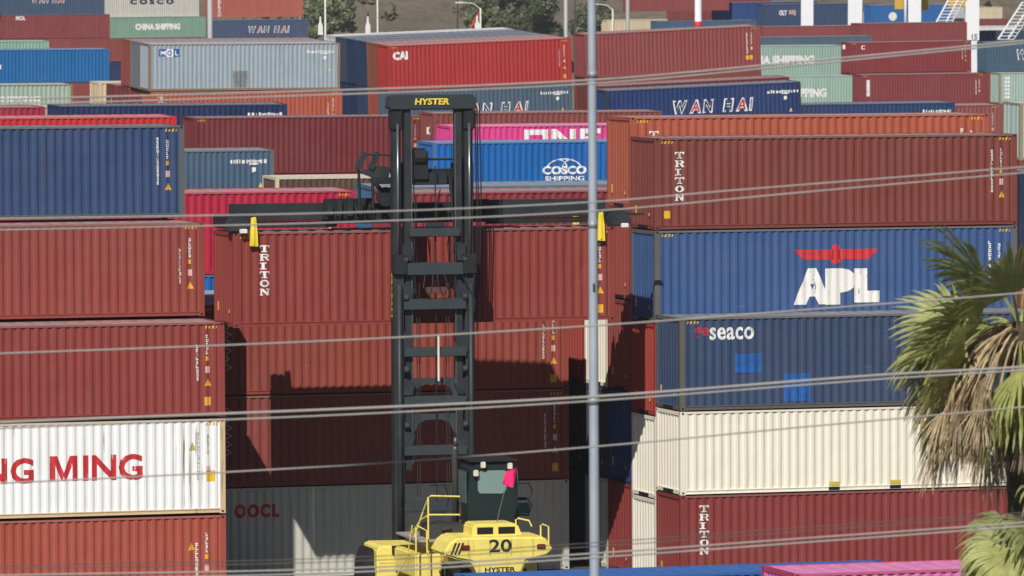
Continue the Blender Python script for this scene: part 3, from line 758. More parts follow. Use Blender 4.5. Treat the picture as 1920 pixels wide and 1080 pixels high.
c = back('L', 1874, 137, 20.0, HQ, (.36,.47,.42), 'pale green container at the right edge with white upright lettering', ev=1.2, frame=(.30,.24,.16)); 
for k in range(6): lay(c, q(.55,.24), .5, 2.3-k*.36, INKW, .005, 'white_mark')
# top edge, far right
far = [('L',1180,-20,16.2,SD,(.25,.055,.05),'dusty red container cropped by the top edge, right of the poles'), ('L',1139,38,16.0,SD,(.62,.52,.36),'cream container strip above the dusty maroon one'), ('L',1232,40,16.2,SD,(.05,.11,.20),'blue container strip right of the cream strip'),
       ('L',1262,-3,16.0,SD,(.22,.045,.045),'small maroon container behind the red and white post'), ('L',1347,5,16.1,SD,(.02,.06,.20),'small royal blue container near the white crane legs'), ('L',1432,8,16.2,SD,(.035,.065,.14),'small navy container with white lettering beside the first crane leg'),
       ('L',1535,25,14.5,SD,(.60,.56,.42),'small cream container with red lettering between crane legs'), ('L',1632,10,15.0,SD,(.02,.13,.36),'small bright blue container with a round white emblem'), ('L',1737,15,12.5,SD,(.62,.52,.38),'small cream container at the top right, behind the crane stairs'),
       ('L',1737,37,13.5,SD,(.20,.055,.05),'small dark red container strip behind the crane stairs'), ('L',1727,51,15.5,SD,(.72,.70,.70),'white container strip behind the crane legs'), ('L',1430,50,17.5,SD,(.26,.06,.06),'dusty red container strip behind the crane legs'),
       ('L',1610,44,17.8,SD,(.24,.05,.05),'dusty red container right of the second crane leg'), ('L',1425,70,18.4,SD,(.08,.12,.17),'slate container strip along the crane legs\' feet'), ('L',1780,59,16.4,SD,(.03,.05,.10),'small navy container in front of the white strip'), ('L',1836,58,16.0,SD,(.05,.045,.05),'dark container strip right of the number fifteen')]
for f_ in far:
    c = back(*f_, eu=.4, ev=1.0, n=0 if f_[3] > 17.2 else -1, group='small containers in the farthest rows')
    if f_[1] == 1432: write(c, 'OLY', (1461,19,1476,29), INKW, bold=.05, corrug=False); write(c, 'SEJ', (1479,19,1492,29), PINK_INK, bold=.04, corrug=False)
    if f_[1] == 1535: write(c, 'FIN', (1543,31,1552,38), RED_INK, bold=.04, corrug=False)
    if f_[1] == 1632:
        x, z = on(c, 1674, 31); lay(c, poly_mesh([[(.55*math.cos(2*PI*k/16), .55*math.sin(2*PI*k/16)) for k in range(16)]]), x-.55, z-.55, INKW, .006, 'emblem', None, False)

# ------------------------------------------------------------------ the container lift machine
DARK = flat((.030,.036,.040), .5, name='charcoal_paint', var=.35, scale=1.2)
DARK2 = flat((.018,.020,.022), .6, name='black_paint', var=.3)
YEL = paint((.82,.68,.16), .55, .35, .5)
RUB = flat((.018,.018,.019), .85, name='rubber', var=.3)
CHROME = flat((.75,.75,.74), .25, .9, 'chrome')
GLASSM, t_, b_ = nodes('cab_glass'); b_.inputs['Base Color'].default_value = (.10,.15,.15,1); b_.inputs['Roughness'].default_value = .12; b_.inputs['Specular IOR Level'].default_value = .8
PALEG, t_, b_ = nodes('rear_window_glass'); b_.inputs['Base Color'].default_value = (.20,.29,.28,1); b_.inputs['Roughness'].default_value = .25

mc = yard(53.48, 185.3)
H0 = empty('container_handler', mc, (0, 0, PSI-.05)); tag(H0, 'yellow container lift machine numbered 20 with tall charcoal mast and wide spreader', 'lift machine')
def hp(name, fn, mats=DARK, par=None, **k):
    b = MB(); fn(b); return b.build(name, mats, par or H0, **k)
# mast: outer (lower) and inner (upper) rails, cross members
for s in (-1, 1):
    hp('outer_mast_rail', lambda b: b.box(min(s*1.26,s*.98),max(s*1.26,s*.98),-.12,.36,.45,10.35).box(min(s*.98,s*.90),max(s*.98,s*.90),.08,.36,.45,10.35), bevel=.015)
    hp('inner_mast_rail', lambda b: b.box(min(s*.90,s*.70),max(s*.90,s*.70),-.05,.30,4.0,15.05), bevel=.015)
    hp('upper_mast_rail', lambda b: b.box(min(s*1.25,s*1.0),max(s*1.25,s*1.0),-.02,.40,10.35,14.7), bevel=.015)
    hp('lift_cylinder', lambda b: b.tube([(s*1.12,-.22,.9),(s*1.12,-.22,9.7)], .085, 12), smooth=True)
    hp('cylinder_rod', lambda b: b.tube([(s*1.12,-.10,10.3),(s*1.12,-.10,14.6)], .045, 10), flat((.22,.23,.24), .3, .7, 'worn_steel'), smooth=True)
    hp('mast_pad', lambda b: b.box(min(s*1.3,s*.86),max(s*1.3,s*.86),-.28,.1,10.0,10.62), DARK2, bevel=.03)
    hp('mast_cap', lambda b: b.box(min(s*1.30,s*.96),max(s*1.30,s*.96),-.1,.45,14.4,15.02), DARK2, bevel=.04)
hd = hp('mast_head', lambda b: b.prism([(-1.34,15.02),(1.30,15.02),(1.34,15.12),(1.32,15.40),(1.22,15.47),(-1.26,15.47),(-1.36,15.40),(-1.38,15.12)], -.16, .5), flat((.035,.045,.05), .5, name='charcoal_paint'), bevel=.03)
for z, h, x0 in ((11.28,.26,.78),(10.17,.38,1.0),(9.09,.33,.98),(7.63,.28,.98),(6.16,.24,.98),(4.62,.30,.98),(2.9,.3,.98)):
    hp('cross_member', lambda b: b.prism([(-x0,z-h/2),(x0,z-h/2),(x0,z+h/2-.04),(x0-.06,z+h/2),(-x0+.06,z+h/2),(-x0,z+h/2-.04)], -.24, .12), flat((.042,.055,.062), .5, name='charcoal_paint'), bevel=.02)
for z in (8.05, 9.5, 6.6, 5.05, 10.7):             # gussets below and above the members
    for s in (-1, 1):
        hp('gusset', lambda b: b.prism([(s*.98,z-.28),(s*.98,z+.25),(s*.62,z+.05),(s*.72,z-.28)][::s], -.15, .05), DARK)
for zc in (6.55, 5.45):
    hp('arched_plate', lambda b: b.prism([(-.9,zc-.3),(-.62,zc-.3),(-.5,zc-.02),(-.25,zc+.1),(.25,zc+.1),(.5,zc-.02),(.62,zc-.3),(.9,zc-.3),(.9,zc+.28),(-.9,zc+.28)], .02, .1), flat((.042,.055,.062), .5, name='charcoal_paint'))
hp('lift_chain', lambda b: b.tube([(.06,-.05,3),(.06,-.05,13.3)], .022, 5), DARK2)
hp('hoist_rod', lambda b: b.tube([(.08,-.3,6.75),(.08,-.3,8.15)], .035, 8), flat((.75,.72,.62), .4, name='pale_rod'))
for x_, z0, z1 in ((1.36,8.6,15.1),(1.42,8.2,15.1),(1.50,9.4,15.2)):
    hp('hydraulic_hose', lambda b: b.tube([(x_,.15,z1),(x_+.06,.2,(z0+z1)/2),(x_,.25,z0)], .020, 6), DARK2)
hp('hydraulic_hose', lambda b: b.tube([(.3,.3,12.6),(.18,.3,12.0),(.22,.3,11.5),(.12,.3,11.0)], .02, 6), DARK2)
hp('hose_carrier', lambda b: b.tube([(.86,-.25,9.95),(1.22,-.3,9.2),(1.14,-.28,8.6),(1.25,-.2,10.3)], .03, 6), DARK2)
def yl(root, txt, x, z, h, wd, y, mat, bold=.03, shear=0.0, name='lettering'):
    me = text_mesh(txt, 1.0, bold, shear); a, b, c, d = bounds(me)
    for v in me.vertices: v.co = Vector(((v.co.x-a)*wd/(b-a)+x, y, (v.co.y-c)*h/(d-c)+z))
    return link(name, me, mat, root)
yl(hd, 'HYSTER', -.60, 15.17, .20, 1.08, -.19, flat((.80,.62,.08), name='yellow_print'), .035, .1)
sd = yl(H0, 'HYSTER', 0, 0, .16, 1.5, 0, flat((.75,.55,.06), name='yellow_print'), .03); sd.rotation_euler = (0, -PI/2, -PI/2); sd.location = (-1.264, .10, 8.7)
for x_ in (-.52,-.44,.40,.48):
    hp('mast_chain', lambda b: b.tube([(x_,.02,3.2),(x_,.02,10.2 + (2.2 if abs(x_) > .45 else 0))], .016, 5), flat((.06,.055,.05), .5, .4, 'greasy_steel'))
for s in (-1, 1):
    hp('worn_highlight_strip', lambda b: b.box(min(s*.705,s*.665),max(s*.705,s*.665),-.065,-.02,4.2,14.9), flat((.16,.17,.18), .35, .6, 'worn_steel'))  # pale worn-metal strips that paint the bright edge highlights of the rails
    hp('worn_highlight_strip', lambda b: b.box(min(s*1.0,s*.97),max(s*1.0,s*.97),-.135,-.12,.6,10.0), flat((.13,.14,.15), .35, .6, 'worn_steel'))
    for z in (10.45, 9.3, 7.1, 5.4): hp('mast_roller', lambda b: b.tube([(s*.86,-.2,z),(s*.98,-.2,z)], .11, 12), flat((.09,.09,.09), .4, .5, 'worn_steel'))
    hp('hydraulic_hose', lambda b: b.tube([(s*.6,.1,13.0),(s*.58,-.1,11.8),(s*.66,-.2,10.6),(s*.6,-.18,9.4)], .02, 6), DARK2)
for x_ in (-.3, .3): hp('hose_loop', lambda b: b.tube([(x_,-.2,10.0),(x_*1.3,-.32,9.6),(x_*.7,-.34,9.35),(x_*.3,-.28,9.7),(x_*.2,-.2,10.05)], .022, 6), DARK2)
hp('junction_box', lambda b: b.box(-.3,.34,-.3,-.24,9.42,9.62), flat((.11,.05,.05), name='dusty_steel'), bevel=.01)
hp('lamp_bar', lambda b: b.box(-.28,.3,-.26,-.2,11.45,11.58), DARK, bevel=.01)
# carriage behind the mast
hp('carriage', lambda b: b.box(-1.15,1.15,.45,.75,12.72,13.2), DARK2, bevel=.03)
for s in (-1, 1): hp('carriage_post', lambda b: b.box(min(s*1.15,s*.72),max(s*1.15,s*.72),.46,.74,11.6,13.4), DARK2, bevel=.03)
hp('carriage_plate', lambda b: b.box(-.55,.5,.2,.44,12.72,13.1), DARK, bevel=.03)
hp('carriage_motor', lambda b: b.tube([(-.55,.3,13.55),(-.2,.3,13.55)], .3, 14).box(-.62,-.12,.1,.5,12.9,13.75), DARK2)
hp('carriage_pipe', lambda b: b.tube([(-.1,.3,13.5),(1.0,.3,13.5)], .04, 6).tube([(.75,.2,13.4),(.95,.2,12.3)], .06, 6).tube([(.55,.2,13.2),(.7,.2,11.6)], .05, 6), DARK2)
hp('side_shift_frame', lambda b: b.box(.95,1.35,.3,.9,12.3,13.4), DARK2, bevel=.03)
hp('side_shift_bar', lambda b: b.box(-1.6,-1.1,.6,.8,12.75,12.95), DARK2, bevel=.03)
# spreader: telescopic arms, heads, guides
sp = empty('spreader', (0,0,0)); sp.parent = H0; sp.rotation_euler = (0,0,.05)
yo = 2.55
hp('arm', lambda b: b.box(-5.72,-2.3,yo-.28,yo+.28,11.62,12.14), DARK, sp, bevel=.02)
hp('arm', lambda b: b.box(2.3,6.25,yo-.28,yo+.28,11.62,12.16), DARK, sp, bevel=.02)
hp('arm_rail', lambda b: b.box(-5.4,-2.4,yo-.22,yo-.05,11.40,11.60), DARK2, sp)
hp('arm_rail', lambda b: b.box(2.4,6.0,yo-.22,yo-.05,11.42,11.60), DARK2, sp)
hp('centre_housing', lambda b: b.box(-2.7,2.6,yo-.5,yo+.5,11.5,12.1).box(-2.9,-1.3,yo-.62,yo-.4,11.62,12.28).box(1.4,2.4,yo-.6,yo-.4,11.5,12.2), DARK2, sp, bevel=.03)
for x_ in (-2.75,-2.45,-2.1,-1.8,-1.55,1.6,1.9,2.25):
    hp('valve_block', lambda b: b.box(x_-.10,x_+.07,yo-.75,yo-.55,11.75+.08*math.sin(x_*9),12.2+.12*math.sin(x_*5)), (DARK, DARK2, flat((.10,.085,.06), name='dusty_steel'))[int(abs(x_*10)) % 3], sp)
for x_ in (-2.5,-2.0,-1.65,1.75,2.1):
    hp('hydraulic_hose', lambda b: b.tube([(x_,yo-.7,12.15),(x_+.06,yo-.85,11.9),(x_-.02,yo-.8,11.5)], .022, 6), DARK2, sp)
for s, xe in ((-1, -5.76), (1, 6.43)):
    hp('head_beam', lambda b: b.box(xe-.22,xe+.22,yo-1.22,yo+1.22,11.38,11.80), DARK2, sp, bevel=.04)
    hp('twist_lock_box', lambda b: b.prism([(xe-.35,11.33),(xe+.3,11.33),(xe+.34,11.55),(xe+.14,11.78),(xe-.2,11.80),(xe-.4,11.55)], yo-1.28, yo-.85), DARK, sp, bevel=.03)
    for s2 in (-1, 1):
        yy = yo + s2*1.30
        gx = xe + (-s)*(.42 if s < 0 else .68)
        hp('corner_guide', lambda b: b.prism([(gx-.07,11.76),(gx-.10,11.3),(gx-.12,10.90),(gx+.14,10.88),(gx+.12,11.3),(gx+.07,11.78)], yy-.05, yy+.02).box(gx-.02,gx+.02,yy-.09,yy-.05,10.95,11.72), flat((.85,.66,.06), .45, name='yellow_paint'), sp)
    hp('work_lamp', lambda b: b.box(xe-.02,xe+.2,yo-1.45,yo-1.28,11.28,11.42), flat((.8,.78,.74), name='lamp_lens'), sp, bevel=.02)
hp('sensor_arm', lambda b: b.box(6.6,7.2,yo-1.2,yo-1.1,11.66,11.72), DARK2, sp)
# bracket with slanted plates on the left of the carriage
for dx in (0, .42):
    hp('slanted_plate', lambda b: b.prism([(-2.2+dx,13.22),(-2.08+dx,13.16),(-1.84+dx,13.66),(-1.94+dx,13.74)], .9, 1.2), DARK)
    hp('support_rod', lambda b: b.tube([(-2.1+dx,1.0,13.25),(-2.06+dx,1.0,12.0)], .045, 8), DARK2)
hp('bracket_tie', lambda b: b.tube([(-1.95,1.0,13.66),(-1.1,1.0,13.62)], .035, 6).prism([(-2.1,13.1),(-1.2,12.75),(-1.1,13.25),(-1.5,13.3)], .95, 1.1).tube([(-1.7,1.0,12.9),(-1.1,1.0,12.2)], .07, 8), DARK)
hp('sheave', lambda b: b.tube([(-1.25,.9,12.35),(-1.25,1.05,12.35)], .3, 16), DARK2)
# body
hp('chassis', lambda b: b.box(-1.0,1.0,-7.6,-.3,.7,1.65).box(-1.3,1.3,-2.7,-1.0,.8,1.5), DARK2, bevel=.04)
cw = hp('counterweight', lambda b: b.prism([(-.62,1.45),(.62,1.45),(.80,1.93),(1.42,2.06),(1.62,2.22),(1.36,2.62),(-1.30,2.66),(-1.52,2.5),(-1.72,2.16),(-1.30,2.02),(-.84,1.93)], -8.35, -6.6), YEL, bevel=.06, seg=3)
hp('engine_hood', lambda b: b.box(-1.15,1.2,-6.62,-3.2,1.7,2.5), YEL, bevel=.05)
hump = hp('cooling_hood', lambda b: b.prism([(-.72,2.6),(.80,2.6),(.66,2.96),(.52,3.0),(-.62,3.0),(-.70,2.94)], -7.9, -6.7), YEL, bevel=.04)
for x0, x1 in ((-.58,-.10), (.06,.56)): hp('vent_opening', lambda b: b.box(x0,x1,-7.915,-7.85,2.70,2.90), HOLE_SHADE, hump)  # dark plates paint the shade within the vents
for x_ in (-.95,-.3,.35,1.0): hp('panel_seam', lambda b: b.box(x_-.006,x_+.006,-8.358,-8.34,2.08,2.58), flat((.25,.19,.05), name='dark_seam'), cw)
hp('tail_plate', lambda b: b.prism([(-.55,1.05),(.52,1.05),(.60,1.46),(-.60,1.46)], -8.2, -7.6), YEL, bevel=.03)
yl(cw, '20', -.33, 2.20, .38, .68, -8.36, DARK_INK, .02)
yl(H0, 'HYSTER', -.46, 1.62, .14, .92, -8.36, DARK_INK, .03)
for k in range(3): hp('hazard_stripe', lambda b: b.face([(-1.50+k*.11,-8.362,2.16),(-1.44+k*.11,-8.362,2.16),(-1.30+k*.11,-8.362,2.50),(-1.36+k*.11,-8.362,2.50)]), DARK_INK, cw)
for x_, z_ in ((-1.05,2.36), (1.24,2.34)): hp('tail_lamp', lambda b: b.box(x_-.13,x_+.13,-8.40,-8.34,z_-.07,z_+.07), flat((.16,.025,.01), .3, name='red_lens'), bevel=.02)
for s in (-1, 1):                                  # steer and drive wheels
    for (yy, r_, w0, w1) in ((-6.3,.72,.62,1.12), (-1.9,.92,1.35,1.95), (-1.9,.92,2.0,2.6)):
        wh = hp('wheel', lambda b: b.tube([(s*w0,yy,r_),(s*(w0+.08),yy,r_),(s*(w1-.08),yy,r_),(s*w1,yy,r_)], [r_*.9,r_,r_,r_*.9], 28), RUB)
        hp('rim', lambda b: b.tube([(s*(w1-.02),yy,r_),(s*(w1+.02),yy,r_)], r_*.52, 20), YEL, wh)
    fe = hp('mudguard', lambda b: b.prism([(0,.55),(1.25,.55),(1.25,1.86),(1.17,1.98),(.1,2.0),(0,1.9)] if s > 0 else [(-1.28,.55),(.12,.55),(.12,1.88),(.02,1.97),(-1.18,1.98),(-1.28,1.86)], -3.05, -1.1), YEL, bevel=.05, seg=3)
    fe.location = (s*1.22, 0, .02)
    if s < 0:
        hp('mudguard_patch', lambda b: b.prism([(-.82,1.72),(-.66,1.52),(-.48,1.72),(-.48,1.97),(-.82,1.97)], -3.07, -3.0), DARK2, fe)
        for zz in (1.05,1.25,1.45): hp('mudguard_seam', lambda b: b.box(-1.2,-.06,-3.06,-3.03,zz,zz+.02), flat((.45,.34,.06), name='yellow_paint'), fe)
hp('outer_flap', lambda b: b.prism([(-2.86,.4),(-2.56,.4),(-2.52,1.9),(-2.66,1.86),(-2.80,1.5)], -2.7, -1.3), DARK2, bevel=.03)
hp('fuel_tank', lambda b: b.tube([(-1.22,-5.6,1.6),(-1.22,-3.6,1.6)], .36, 16), flat((.06,.06,.062), name='dusty_steel'))
hp('side_step', lambda b: b.box(-1.95,-1.2,-6.2,-3.2,2.36,2.42).box(-1.9,-1.25,-6.1,-5.7,1.0,1.05), flat((.35,.33,.28), name='step_plate'))
hp('side_box', lambda b: b.box(-1.98,-1.18,-5.9,-3.1,1.25,1.98), YEL, bevel=.05, seg=3)
hp('battery_box', lambda b: b.box(-1.55,-.5,-5.9,-4.6,2.42,2.85).tube([(-1.2,-5.95,2.7),(-.9,-5.95,2.75)], .06, 8), flat((.05,.048,.045), name='dusty_steel'), bevel=.02)
def rail(pts, r_=.026, mats=YEL): hp('handrail', lambda b: b.tube(pts, r_, 8), mats)
rail([(-1.58,-5.9,1.6),(-1.58,-5.9,3.66),(-1.50,-5.9,3.70),(-.62,-5.9,3.66)]); rail([(-1.58,-5.9,3.14),(-.62,-5.9,3.12)])
rail([(-1.80,-5.0,2.4),(-1.62,-5.4,3.2),(-1.56,-5.8,3.62)]); rail([(-1.85,-4.6,2.4),(-1.66,-5.3,2.95),(-1.6,-5.85,3.1)])
rail([(-2.05,-6.3,.9),(-2.05,-6.3,2.78),(-1.98,-6.3,2.84),(-1.72,-6.3,2.70),(-1.70,-6.3,.9)])
rail([(-2.32,-4.4,1.0),(-2.05,-5.2,1.9),(-2.0,-5.6,2.8)])
rail([(.72,-7.4,2.6),(.72,-7.4,3.06),(.78,-7.4,3.10),(1.12,-7.4,3.02),(1.20,-7.4,2.85)]); rail([(1.32,-8.0,2.3),(1.32,-8.0,2.92),(1.38,-8.0,2.96),(1.56,-8.0,2.88),(1.56,-8.0,2.25)])
cab = hp('cab', lambda b: b.prism([(-.38,2.45),(1.10,2.45),(1.14,3.4),(1.02,4.55),(.92,4.68),(-.22,4.68),(-.32,4.55),(-.42,3.4)], -6.1, -4.3), flat((.016,.026,.028), .4, name='charcoal_paint'), bevel=.05, seg=3)
hp('cab_window', lambda b: b.prism([(-.05,3.74),(.62,3.72),(.76,3.82),(.80,4.30),(.70,4.43),(-.02,4.43),(-.12,4.32),(-.12,3.84)], -6.135, -6.09), PALEG, cab, bevel=.02)
for s, x0 in ((-1,-.43), (1,1.14)): hp('side_window', lambda b: b.box(x0-.012,x0+.012,-5.9,-4.5,3.45,4.4), GLASSM, cab)
hp('cab_roof', lambda b: b.box(-.36,1.08,-6.2,-4.2,4.68,4.76), DARK2, cab, bevel=.02)
for x_, z_ in ((0.02,4.60), (.84,4.55), (-.20,4.36)):
    hp('rear_lamp', lambda b: b.box(x_-.07,x_+.07,-6.28,-6.13,z_-.09,z_+.10), flat((.72,.66,.55), .3, name='lamp_lens'), cab, bevel=.02)
hp('exhaust_stack', lambda b: b.tube([(-.52,-4.9,2.4),(-.52,-4.9,5.0),(-.50,-4.9,5.08)], .10, 12).tube([(-.50,-4.9,5.05),(-.50,-4.9,5.36)], .075, 12), flat((.10,.10,.10), .4, .5, 'sooty_steel'), smooth=True)
hp('exhaust_bracket', lambda b: b.prism([(-.50,2.5),(-.14,2.5),(-.24,2.9),(-.36,3.6),(-.44,3.6)], -5.2, -5.1), flat((.09,.055,.035), name='rusty_steel'))
for x0, x1, z0, z1 in ((1.35,1.95,2.95,3.45), (1.35,1.98,3.42,3.9), (-1.2,-.6,3.1,3.9)):
    hp('mirror_frame', lambda b: b.tube([(x0,-4.4,z0),(x1-.1,-4.4,z0-.02),(x1,-4.4,(z0+z1)/2),(x1-.12,-4.4,z1),(x0,-4.4,z1)], .028, 6), DARK2)
hp('mirror', lambda b: b.box(1.40,1.88,-4.42,-4.36,2.98,3.30), GLASSM, bevel=.01)
wp = hp('flag_whip', lambda b: b.tube([(.16,-7.3,2.95),(.24,-7.3,3.3),(.36,-7.3,3.75),(.48,-7.3,4.1)], .014, 6), flat((.12,.13,.12), name='whip'))
def flag2(b):
    A, B, C_, D_ = (.34,4.10), (.64,4.00), (.80,4.60), (.46,4.48)
    n = 6; G_ = []
    for j in range(n+1):
        for i in range(n+1):
            s_, t2 = i/n, j/n
            x_ = (1-t2)*((1-s_)*A[0]+s_*B[0]) + t2*((1-s_)*D_[0]+s_*C_[0]); z_ = (1-t2)*((1-s_)*A[1]+s_*B[1]) + t2*((1-s_)*D_[1]+s_*C_[1])
            G_.append((x_, -7.3+.07*math.sin(5*s_+2*t2), z_))
    b.v += G_
    for j in range(n):
        for i in range(n): a = j*(n+1)+i; b.f.append((a,a+1,a+n+2,a+n+1)); b.m.append(0)
hp('flag', flag2, flat((.85,.02,.16), .7, name='pink_cloth'), smooth=True)

# ------------------------------------------------------------------ lamp pole, overhead wires
POLE = flat((.40,.45,.52), .5, .2, 'galvanised_pole', var=.14, scale=1.0)
pb = at(1113, 540, 125.0); pole = empty('lamp_pole', (pb.x, pb.y, 0)); tag(pole, 'tall pale grey metal pole standing in front of everything', 'pole')
MB().tube([(0,0,0),(0,0,10),(-.012,0,19),(-.02,0,25)], [.088,.076,.062,.055], 20).build('shaft', POLE, pole, smooth=True)
MB().box(-.16,.16,-.16,.16,0,.06).build('base_plate', STEEL, pole)
for z_ in (17.35, 15.1, 12.45): MB().tube([(-.008,0,z_-.05),(-.008,0,z_+.05)], .082 if z_ < 13 else .074, 16).build('band', flat((.30,.33,.37), .5, .3, 'galvanised_band'), pole, smooth=True)
MB().box(-.012,.02,-.085,-.06,14.1,14.22).build('pole_tag', DARK_INK, pole)
MB().tube([(-.02,0,24.9),(.5,-.5,25.2),(1.2,-1.1,25.25)], .05, 8).build('lamp_arm', POLE, pole); MB().box(1.0,1.6,-1.45,-1.0,25.12,25.28).build('lamp_head', STEEL, pole, bevel=.04)

WIRE = flat((.33,.315,.30), .6, name='cable_sheath', var=.1); WIRE2 = flat((.10,.09,.085), .6, name='dark_cable', var=.1)
wires = [([(-400,194),(0,186),(640,169),(1110,150),(1500,116),(1920,76),(2300,36)], .018, WIRE, 'pale overhead cable, highest of all, crossing above the lift machine'),
         ([(-400,202),(0,196),(640,177),(1110,157),(1500,122),(1920,81),(2300,40)], .016, WIRE, 'pale overhead cable, second from the top'),
         ([(-400,418),(0,410),(640,399),(1110,379),(1363,358),(1920,313),(2300,278)], .015, WIRE, 'thin overhead cable level with the spreader arms, upper of the pair'),
         ([(-400,438),(0,431),(640,417),(1110,396),(1513,360),(1920,324),(2300,290)], .015, WIRE, 'thin overhead cable level with the spreader arms, lower of the pair'),
         ([(-400,676),(0,663),(640,638),(1110,611),(1550,578),(1920,549),(2300,512)], .016, WIRE, 'single overhead cable crossing just below the hanging container'),
         ([(-400,812),(0,792),(640,767),(1110,744),(1640,704),(1920,688),(2300,660)], .024, WIRE, 'thick overhead cable through the shaded bay, upper of the pair'),
         ([(-400,822),(0,803),(640,778),(1110,752),(1640,712),(1920,694),(2300,666)], .017, WIRE, 'overhead cable through the shaded bay, lower of the pair'),
         ([(-400,920),(0,906),(640,873),(1110,838),(1500,801),(1920,763),(2300,720)], .015, WIRE, 'single overhead cable passing across the machine\'s cab'),
         ([(-400,1090),(0,1079),(640,1066),(1110,1038),(1500,1010),(1850,985),(2300,950)], .016, WIRE, 'lowest pale cable, upper of the bottom pair'),
         ([(-400,1100),(0,1088),(640,1074),(1110,1046),(1500,1018),(1850,992),(2300,956)], .016, WIRE, 'lowest pale cable, lower of the bottom pair'),
         ([(-400,1074),(0,1061),(640,1046),(1110,1018),(1500,990),(1850,966),(2300,935)], .008, WIRE2, 'thin dark cable above the bottom pair, in front of the machine'),
         ([(-400,1080),(0,1067),(640,1053),(1110,1025),(1500,997),(1850,972),(2300,941)], .008, WIRE2, 'thin dark cable between the bottom pair and the other dark one')]
def smoothpts(ps, n=6):
    out = []
    for i in range(len(ps)-1):
        p0, p1, p2, p3 = ps[max(i-1,0)], ps[i], ps[i+1], ps[min(i+2,len(ps)-1)]
        for k in range(n):
            t = k/n; m1 = (p2[1]-p0[1])/(p2[0]-p0[0])*(p2[0]-p1[0]); m2 = (p3[1]-p1[1])/(p3[0]-p1[0])*(p2[0]-p1[0])
            y = (2*t**3-3*t*t+1)*p1[1]+(t**3-2*t*t+t)*m1+(-2*t**3+3*t*t)*p2[1]+(t**3-t*t)*m2
            out.append((p1[0]+(p2[0]-p1[0])*t, y))
    return out + [ps[-1]]
for i, (ps, r_, m_, lb) in enumerate(wires):
    S_ = 140.0 + (i % 3)*1.5
    tag(MB().tube([at(x, y, S_) for x, y in smoothpts(ps)], r_*.82, 6).build('overhead_cable', m_, smooth=True), lb, 'cable', 'overhead cables')

# ------------------------------------------------------------------ fan palm
def leaf_mat(name, a, b_, tr):
    m, t, b = nodes(name); tc = t.nodes.new('ShaderNodeTexCoord').outputs['Object']; oi = t.nodes.new('ShaderNodeObjectInfo')
    n = noise4(t, tc, (4,4,4), 4, .6); c = mixc(t, ramp(t, n, .3, .7), a, b_)
    hs = t.nodes.new('ShaderNodeHueSaturation'); t.links.new(c, hs.inputs['Color'])
    mr = t.nodes.new('ShaderNodeMapRange'); mr.inputs[3].default_value = .65; mr.inputs[4].default_value = 1.35; t.links.new(oi.outputs['Random'], mr.inputs[0]); t.links.new(mr.outputs[0], hs.inputs['Value'])
    t.links.new(hs.outputs[0], b.inputs['Base Color']); b.inputs['Roughness'].default_value = .5
    b.inputs['Transmission Weight'].default_value = 0
    tl = t.nodes.new('ShaderNodeBsdfTranslucent'); t.links.new(hs.outputs[0], tl.inputs[0]); mx_ = t.nodes.new('ShaderNodeMixShader'); mx_.inputs[0].default_value = tr
    t.links.new(b.outputs[0], mx_.inputs[1]); t.links.new(tl.outputs[0], mx_.inputs[2]); t.links.new(mx_.outputs[0], t.nodes['Material Output'].inputs[0]); return m
GREENL = leaf_mat('palm_green', (.24,.27,.075), (.47,.48,.19), .35); DEADL = leaf_mat('palm_dead', (.28,.19,.10), (.62,.49,.31), .15); TRUNK = flat((.10,.075,.05), .9, name='palm_bark', var=.4, scale=9)
pc = at(1914, 630, 112.0)
palm = empty('fan_palm', (pc.x, pc.y, 0)); tag(palm, 'fan palm with green leaves and a shaggy brown skirt at the right edge', 'palm tree')
hc = pc.z
def trunk(b):
    pts = []; rs = []
    for k in range(40):
        z = k*(hc+.25)/39; pts.append((.05*math.sin(z*.4), 0, z)); rs.append(.24 - .07*k/39 + .018*(k % 2))
    b.tube(pts, rs, 14)
bt = MB(); trunk(bt); bt.build('trunk', TRUNK, palm, smooth=True)
